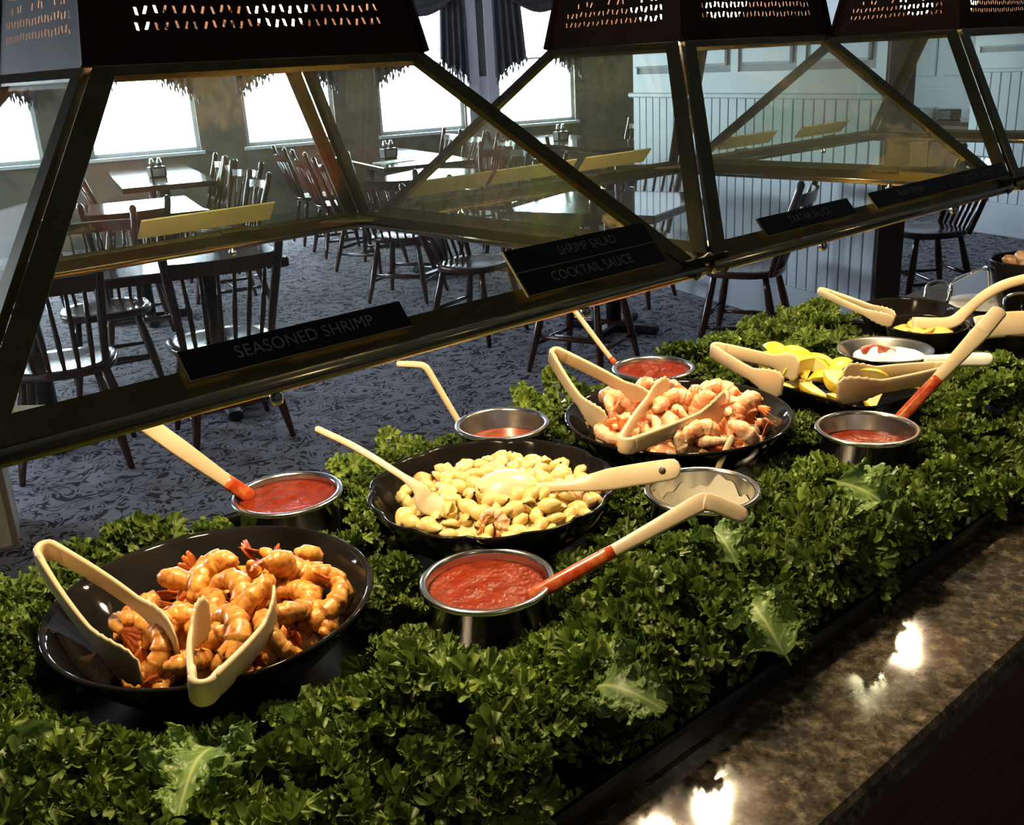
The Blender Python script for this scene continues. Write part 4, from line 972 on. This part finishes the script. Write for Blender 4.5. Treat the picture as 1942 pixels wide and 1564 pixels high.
ladle([at(1855,622,0.985), at(1900,616,0.985), at(1960,612,0.985)], 'broad cream scoop lying in the pan at the right edge', 0.05, 0.055, 0.010)
ladle([at(1752,684,0.958), at(1800,683,0.962), at(1850,682,0.966), at(1872,682,0.968)], 'white plastic spoon handle sticking out of the small steel bowl', 0.020, 0.026, 0.020, mt='whiteplastic')

# ================================================================== KALE
def vnoise(rg, x, y, lam, n=14):
    """smooth random vector field with wavelength about lam (sum of sines)"""
    out = []
    for c in range(3):
        t = 0
        for q in range(n):
            a = rg.random()*2*PI; k = 2*PI/(lam*rg.uniform(0.75,1.4)); t = t+np.sin(k*(x*math.cos(a)+y*math.sin(a))+rg.random()*2*PI)
        out.append(t/math.sqrt(n/2))
    return out
def leaf_grid(seed, L, Wd, nu, nv, fr, fold, arch, stem=0.10, fine=1.0):
    """curly kale leaf: lobed blade, smooth along the midrib, gathered into tight curls outwards"""
    rg = np.random.default_rng(seed); ph = rg.random(40)*6.28
    u = np.linspace(0, 1, nu)[:,None]; v = np.linspace(-1, 1, nv)[None,:]
    ub = np.clip((u-stem)/(1-stem), 0, 1); av = np.abs(v); sg = np.sign(v); sd = (v > 0)*1.7
    lob = 1+0.16*np.sin(ub*PI*2*2.6+ph[0]+sd)+0.13*np.sin(ub*PI*2*6.3+ph[1]-sd)+0.07*np.sin(ub*PI*2*15+ph[2]+sd)+0.05*np.sin(ub*PI*2*27+ph[3]+sd*2)
    w = 0.003+(Wd/2)*np.sin(PI*np.clip(ub**0.7*0.90+0.06, 0, 1))**0.6*(ub > 0)*lob
    px, py = L*u+0*v, v*w
    e = np.clip((av-0.12)/0.55, 0, 1)*np.minimum(1, ub*7)
    A = vnoise(rg, px, py, 0.020); B = vnoise(rg, px, py, 0.0072); Cn = vnoise(rg, px, py, 0.0040)
    an = fold*av**0.9+0.45*np.sin(2*PI*2.4*ub+ph[15]+sd)*av
    up = fr*e*(0.0058*A[0]+0.0029*B[0]+0.0013*Cn[0]*fine); al = fr*e*(0.0036*A[1]+0.0022*B[1]+0.0010*Cn[1]*fine); ou = fr*e*(0.0030*A[2]+0.0021*B[2]+0.0010*Cn[2]*fine)
    r = av*w
    y = sg*(r*np.cos(an)-up*np.sin(an))+ou; z = r*np.sin(an)+up*np.cos(an)
    bend, tw = rg.normal(0,0.3), rg.normal(0,0.5)
    ct, st = np.cos(tw*(u-0.5)), np.sin(tw*(u-0.5))
    X = px+al; Y = bend*L*u*u*0.6+y*ct-z*st; Z = arch*L*np.sin(PI*u*0.95)+y*st+z*ct
    V = np.stack([X-L*0.55, Y, Z+0*v], -1)
    rib = np.maximum(np.exp(-(av/0.05)**2)+0*u, 0.5*np.exp(-(((ub*5-av*1.7) % 1-0.5)/0.09)**2)*(1-av)*(ub > 0.02))
    return V, rib
def lobe(rg, rad, nphi, nr, fr=1.0):
    """one fan-shaped lobe of a kale leaf in its own plane, rim gathered into a ruffle"""
    ph = rg.random(10)*6.28; span = rg.uniform(1.7,2.3)
    phi = np.linspace(-span, span, nphi)[:,None]; r = np.linspace(0.0, 1.0, nr)[None,:]**0.85
    R = rad*(1+0.12*np.sin(3*phi+ph[0])+0.06*np.sin(7*phi+ph[1]))
    k1 = rg.uniform(6.2,8.2)*rad/0.0155; W1 = k1*phi+ph[2]+0.7*np.sin(2.1*phi+ph[3]); W2 = 2.6*k1*phi+ph[4]+0.8*np.sin(3.3*phi+ph[5])
    e1 = np.clip((r-0.22)/0.78, 0, 1)**1.25; e2 = np.clip((r-0.5)/0.5, 0, 1)**1.2
    n = fr*(0.0044*e1*np.sin(W1)+0.0021*e2*np.sin(W2)); t = fr*(0.0019*e1*np.cos(W1+0.5)+0.0009*e2*np.cos(W2)); q = fr*(0.0013*e1*np.cos(2*W1)+0.0009*e2*np.sin(W2*0.5+ph[6]))
    cup = rg.uniform(-0.25,0.55); rho = R*r+q
    x = rho*np.cos(phi)-t*np.sin(phi); y = rho*np.sin(phi)+t*np.cos(phi); z = n+cup*R*r**2+0*phi
    rib = 0.55*np.exp(-(r/0.22)**2)+0.18*np.exp(-((np.sin(phi*3+ph[7]))/0.16)**2)*(1-r)+0*phi
    return np.stack([x, y, z], -1), rib
def curly_leaf(seed, L, nlobe, nphi, nr, rmin=0.0115, rmax=0.0195):
    """midrib with frilled lobes along both sides and a few standing on top"""
    rg = np.random.default_rng(seed); Ps, Fs, Rs = [], [], []; off = 0
    def put(V, rib):
        nonlocal off
        P, F, r_ = leaf_arrays(V, rib); Ps.append(P); Fs.append(F+off); Rs.append(r_); off += len(P)
    arch = rg.uniform(0.02,0.20); bend = rg.normal(0,0.18)
    def spine(u): return np.array([L*(u-0.5), bend*L*u*u, arch*L*math.sin(PI*u)])
    u = np.linspace(0, 1, 14); v = np.linspace(-1, 1, 5); V = np.zeros((14,5,3)); rb = np.ones((14,5))*0.8
    for i in range(14):
        for j in range(5): V[i,j] = spine(u[i])+np.array([0, v[j]*0.0045*(1.15-u[i]), -0.0025*v[j]**2])
    put(V, rb)
    for k in range(nlobe):
        q = (k+0.5)/nlobe; side = 1 if k % 2 else -1; ub = 0.12+0.86*q+rg.uniform(-0.04,0.04); rad = rg.uniform(rmin,rmax)*(0.75+0.45*math.sin(PI*min(1,q*0.9+0.1)))
        yaw = side*(PI/2)*(1-0.75*max(0,q-0.55)/0.45)+rg.normal(0,0.3); lift = rg.uniform(0.05,0.75); off_d = rg.uniform(0.002,0.030)*math.sin(PI*min(1,q*0.85+0.12))
        if k % 5 == 4: lift = rg.uniform(0.8,1.35); yaw = rg.random()*6.28; off_d = rg.uniform(0,0.020)
        Mx = np.array(Matrix.Rotation(yaw, 3, 'Z') @ Matrix.Rotation(-lift, 3, 'Y') @ Matrix.Rotation(rg.normal(0,0.35), 3, 'X'))
        V, rib = lobe(rg, rad, nphi, nr); base = spine(min(1,ub))+np.array([math.cos(yaw), math.sin(yaw), 0])*off_d+np.array([0,0,0.002])
        put(V@Mx.T+base, rib)
    return np.concatenate(Ps), np.concatenate(Fs), np.concatenate(Rs)
def leaf_arrays(V, rib):
    nu, nv = rib.shape; P = V.reshape(-1,3); i, j = np.meshgrid(np.arange(nu-1), np.arange(nv-1), indexing='ij')
    a = (i*nv+j).ravel(); F = np.stack([a, a+nv, a+nv+1, a+1], 1)
    return P, F, rib.ravel()
def np_mesh(name, P, F, rib, mt):
    me = bpy.data.meshes.new(name); me.vertices.add(len(P)); me.vertices.foreach_set('co', P.astype(np.float32).ravel())
    me.loops.add(F.size); me.loops.foreach_set('vertex_index', F.astype(np.int32).ravel()); me.polygons.add(len(F))
    me.polygons.foreach_set('loop_start', np.arange(0, F.size, 4, dtype=np.int32))
    me.polygons.foreach_set('use_smooth', np.ones(len(F), bool))
    at_ = me.attributes.new('rib', 'FLOAT', 'POINT'); at_.data.foreach_set('value', rib.astype(np.float32))
    me.materials.append(mt); me.update(calc_edges=True); return me
LEAVES = [np_mesh('kale_leaf', *curly_leaf(100+s, 0.108, 30, 100, 9), M['curly_kale']) for s in range(9)]
BROAD = [np_mesh('kale_leaf', *leaf_arrays(*leaf_grid(200+s, 0.14, 0.10, 100, 80, 0.42, rng.uniform(0.2,0.55), rng.uniform(0.1,0.25), stem=0.1)), M['broad_kale']) for s in range(4)]
OBST = [(x, y, 0.0825) for x, y in POTS]+[(*BA,RA), (*BB,RB), (*BC,RC), (1.40,0.11,0.10), (1.44,-0.05,0.10), (bx,by,0.09), (1.97,0.165,0.115), (1.83,0.045,0.085), (1.93,-0.105,0.095), (2.13,0.02,0.10), (2.52,0.115,0.10)]
KY0, KY1 = -0.345, 0.425
def kz(x, y):
    z = 0.917-0.026*max(0, 1-max(0, clear(x, y))/0.065)
    if y < -0.20: z -= 0.040*((-0.20-y)/0.15)**1.3
    if y > 0.36: z -= 0.03*((y-0.36)/0.07)
    return z
def clear(x, y): return min(math.hypot(x-a, y-b)-r for a, b, r in OBST)
def zone(x, y):
    if y < -0.18: ys = 'along the front edge'
    elif y > 0.27: ys = 'along the far edge'
    else: ys = 'between the bowls and pots'
    xs = 'at the left end' if x < 0.35 else ('in the middle' if x < 1.1 else ('right of centre' if x < 1.6 else 'at the far right end'))
    return ys+' '+xs
rk = np.random.default_rng(5); cand = []
# visible leaves: more of them near the camera
for k in range(40):     # a row hanging over the front wall of the tray
    x = -0.16+2.1*(k/39)**1.25; y = -0.345+0.05*rk.random()
    cand.append((x, y, clear(x, y)))
tries = 0
while len(cand) < 288 and tries < 200000:
    tries += 1
    x = -0.30+2.30*rk.random()**1.15; y = KY0+(KY1-KY0)*rk.random(); c = clear(x, y)
    if c < 0.014: continue
    dist = math.hypot(x-CAM[0], y-CAM[1]); md = (0.056 if dist < 1.5 else 0.066)*(0.965**(tries/4000))
    md = md if c > 0.05 else md*0.75
    if any((x-q[0])**2+(y-q[1])**2 < md*md for q in cand): continue
    cand.append((x, y, c))
broad_spots = [at(610,1340,0.935), at(110,1470,0.92), at(400,1440,0.915), at(395,1530,0.9), at(1640,1000,0.915), at(1290,1030,0.925), at(1350,1080,0.915), at(1190,1370,0.89), at(1440,1225,0.885), at(40,1180,0.935), at(100,1130,0.935), at(760,880,0.935)]
LPTS = [np.array([v.co[:] for v in m_.vertices])[::11] for m_ in LEAVES+BROAD]
OB = np.array(OBST); ORIM = np.array([0.95]*6+[0.962]*3+[0.94]*2+[0.955]+[0.955]*5)
def settle(P, loc, R, s):
    """push a leaf down (then shrink it) until it stays clear of the pots' and bowls' rims"""
    loc = np.array(loc, float); R = np.array(R)
    for it in range(9):
        W = (P*s)@R.T+loc; worst = 0.0; inside = False
        for (ox, oy, orr), rz in zip(OB, ORIM):
            d = np.hypot(W[:,0]-ox, W[:,1]-oy)
            near = d < orr+0.035
            if near.any(): worst = max(worst, W[near,2].max()-(rz-0.022))
            if ((d < orr-0.006) & (W[:,2] > rz-0.05)).any(): inside = True
        if worst <= 0 and not inside: return loc, s
        if worst > 0 and loc[2] > 0.876: loc[2] = max(0.872, loc[2]-worst)
        else: s *= 0.84
    return (loc, s) if s > 0.22 else (loc, 0.22)
for i, (x, y, c) in enumerate(cand):
    s = min(1.12, max(0.42, (c+0.018)/0.066))*rk.uniform(0.82,1.1)
    tilt = 0.0
    if y < -0.24: tilt = 0.55*(-0.24-y)/0.1
    sp = 0.40 if c > 0.05 else 0.25
    q = Matrix.Rotation(tilt, 3, 'X') @ Matrix.Rotation(rk.normal(0,sp), 3, 'X') @ Matrix.Rotation(rk.normal(0,sp), 3, 'Y') @ Matrix.Rotation(rk.random()*6.28, 3, 'Z')
    loc, s = settle(LPTS[i % 9], (x, y, kz(x, y)+rk.uniform(-0.006,0.012)), q, s)
    o = bpy.data.objects.new('kale_leaf', LEAVES[i % 9]); col.objects.link(o); o.location = loc; o.scale = (s,s,s); o.rotation_euler = q.to_euler()
    tag(o, 'curly green kale leaf '+zone(x, y), 'kale', 'curly kale leaves on the tray')
for i, p in enumerate(broad_spots):
    if clear(p[0], p[1]) < 0.0: continue
    q = Matrix.Rotation(rk.normal(0.15,0.35), 3, 'X') @ Matrix.Rotation(rk.normal(0,0.3), 3, 'Y') @ Matrix.Rotation(rk.random()*6.28, 3, 'Z')
    loc, s = settle(LPTS[9+i % 4], (p[0], p[1], p[2]+0.024), q, rk.uniform(0.7,0.95))
    o = bpy.data.objects.new('kale_leaf', BROAD[i % 4]); col.objects.link(o); o.location = loc; o.scale = (s,s,s); o.rotation_euler = q.to_euler()
    tag(o, 'broad veined kale leaf '+zone(p[0], p[1]), 'kale', 'broad veined kale leaves')
# the packed leaves underneath, too many to pick out
Ps, Fs, Rs = [], [], []; off = 0
low = [curly_leaf(300+s, 0.105, 14, 34, 5, 0.015, 0.024) for s in range(5)]
cnt = 0; tries = 0
OBED = [(a, b, r*0.78 if 6 <= i <= 8 else r) for i, (a, b, r) in enumerate(OBST)]      # the bowls narrow below their rims
def clear_low(x, y): return min(math.hypot(x-a, y-b)-r for a, b, r in OBED)
while cnt < 380 and tries < 20000:
    tries += 1
    x = -0.50+2.53*rk.random(); y = KY0-0.005+(KY1-KY0+0.01)*rk.random(); c = clear_low(x, y)
    if c < 0.006: continue
    P, F, R_ = low[cnt % 5]; s = min(1.0, max(0.32, (c+0.014)/0.07))
    q = np.array((Matrix.Rotation(rk.normal(0,0.5), 3, 'X') @ Matrix.Rotation(rk.normal(0,0.5), 3, 'Y') @ Matrix.Rotation(rk.random()*6.28, 3, 'Z')))
    Ps.append((P*s)@q.T+np.array([x, y, kz(x,y)-0.028+rk.uniform(-0.01,0.006)])); Fs.append(F+off); Rs.append(R_); off += len(P); cnt += 1
P = np.concatenate(Ps); P[:,2] = np.maximum(P[:,2], 0.852); P[:,1] = np.clip(P[:,1], TY0+0.004, 1)
o = bpy.data.objects.new('kale_bed', np_mesh('kale_bed', P, np.concatenate(Fs), np.concatenate(Rs), M['curly_kale'])); col.objects.link(o)
tag(o, 'packed under-layer of dark curly kale filling the black tray', 'kale', kind='stuff')
print('kale', len(cand), tries)
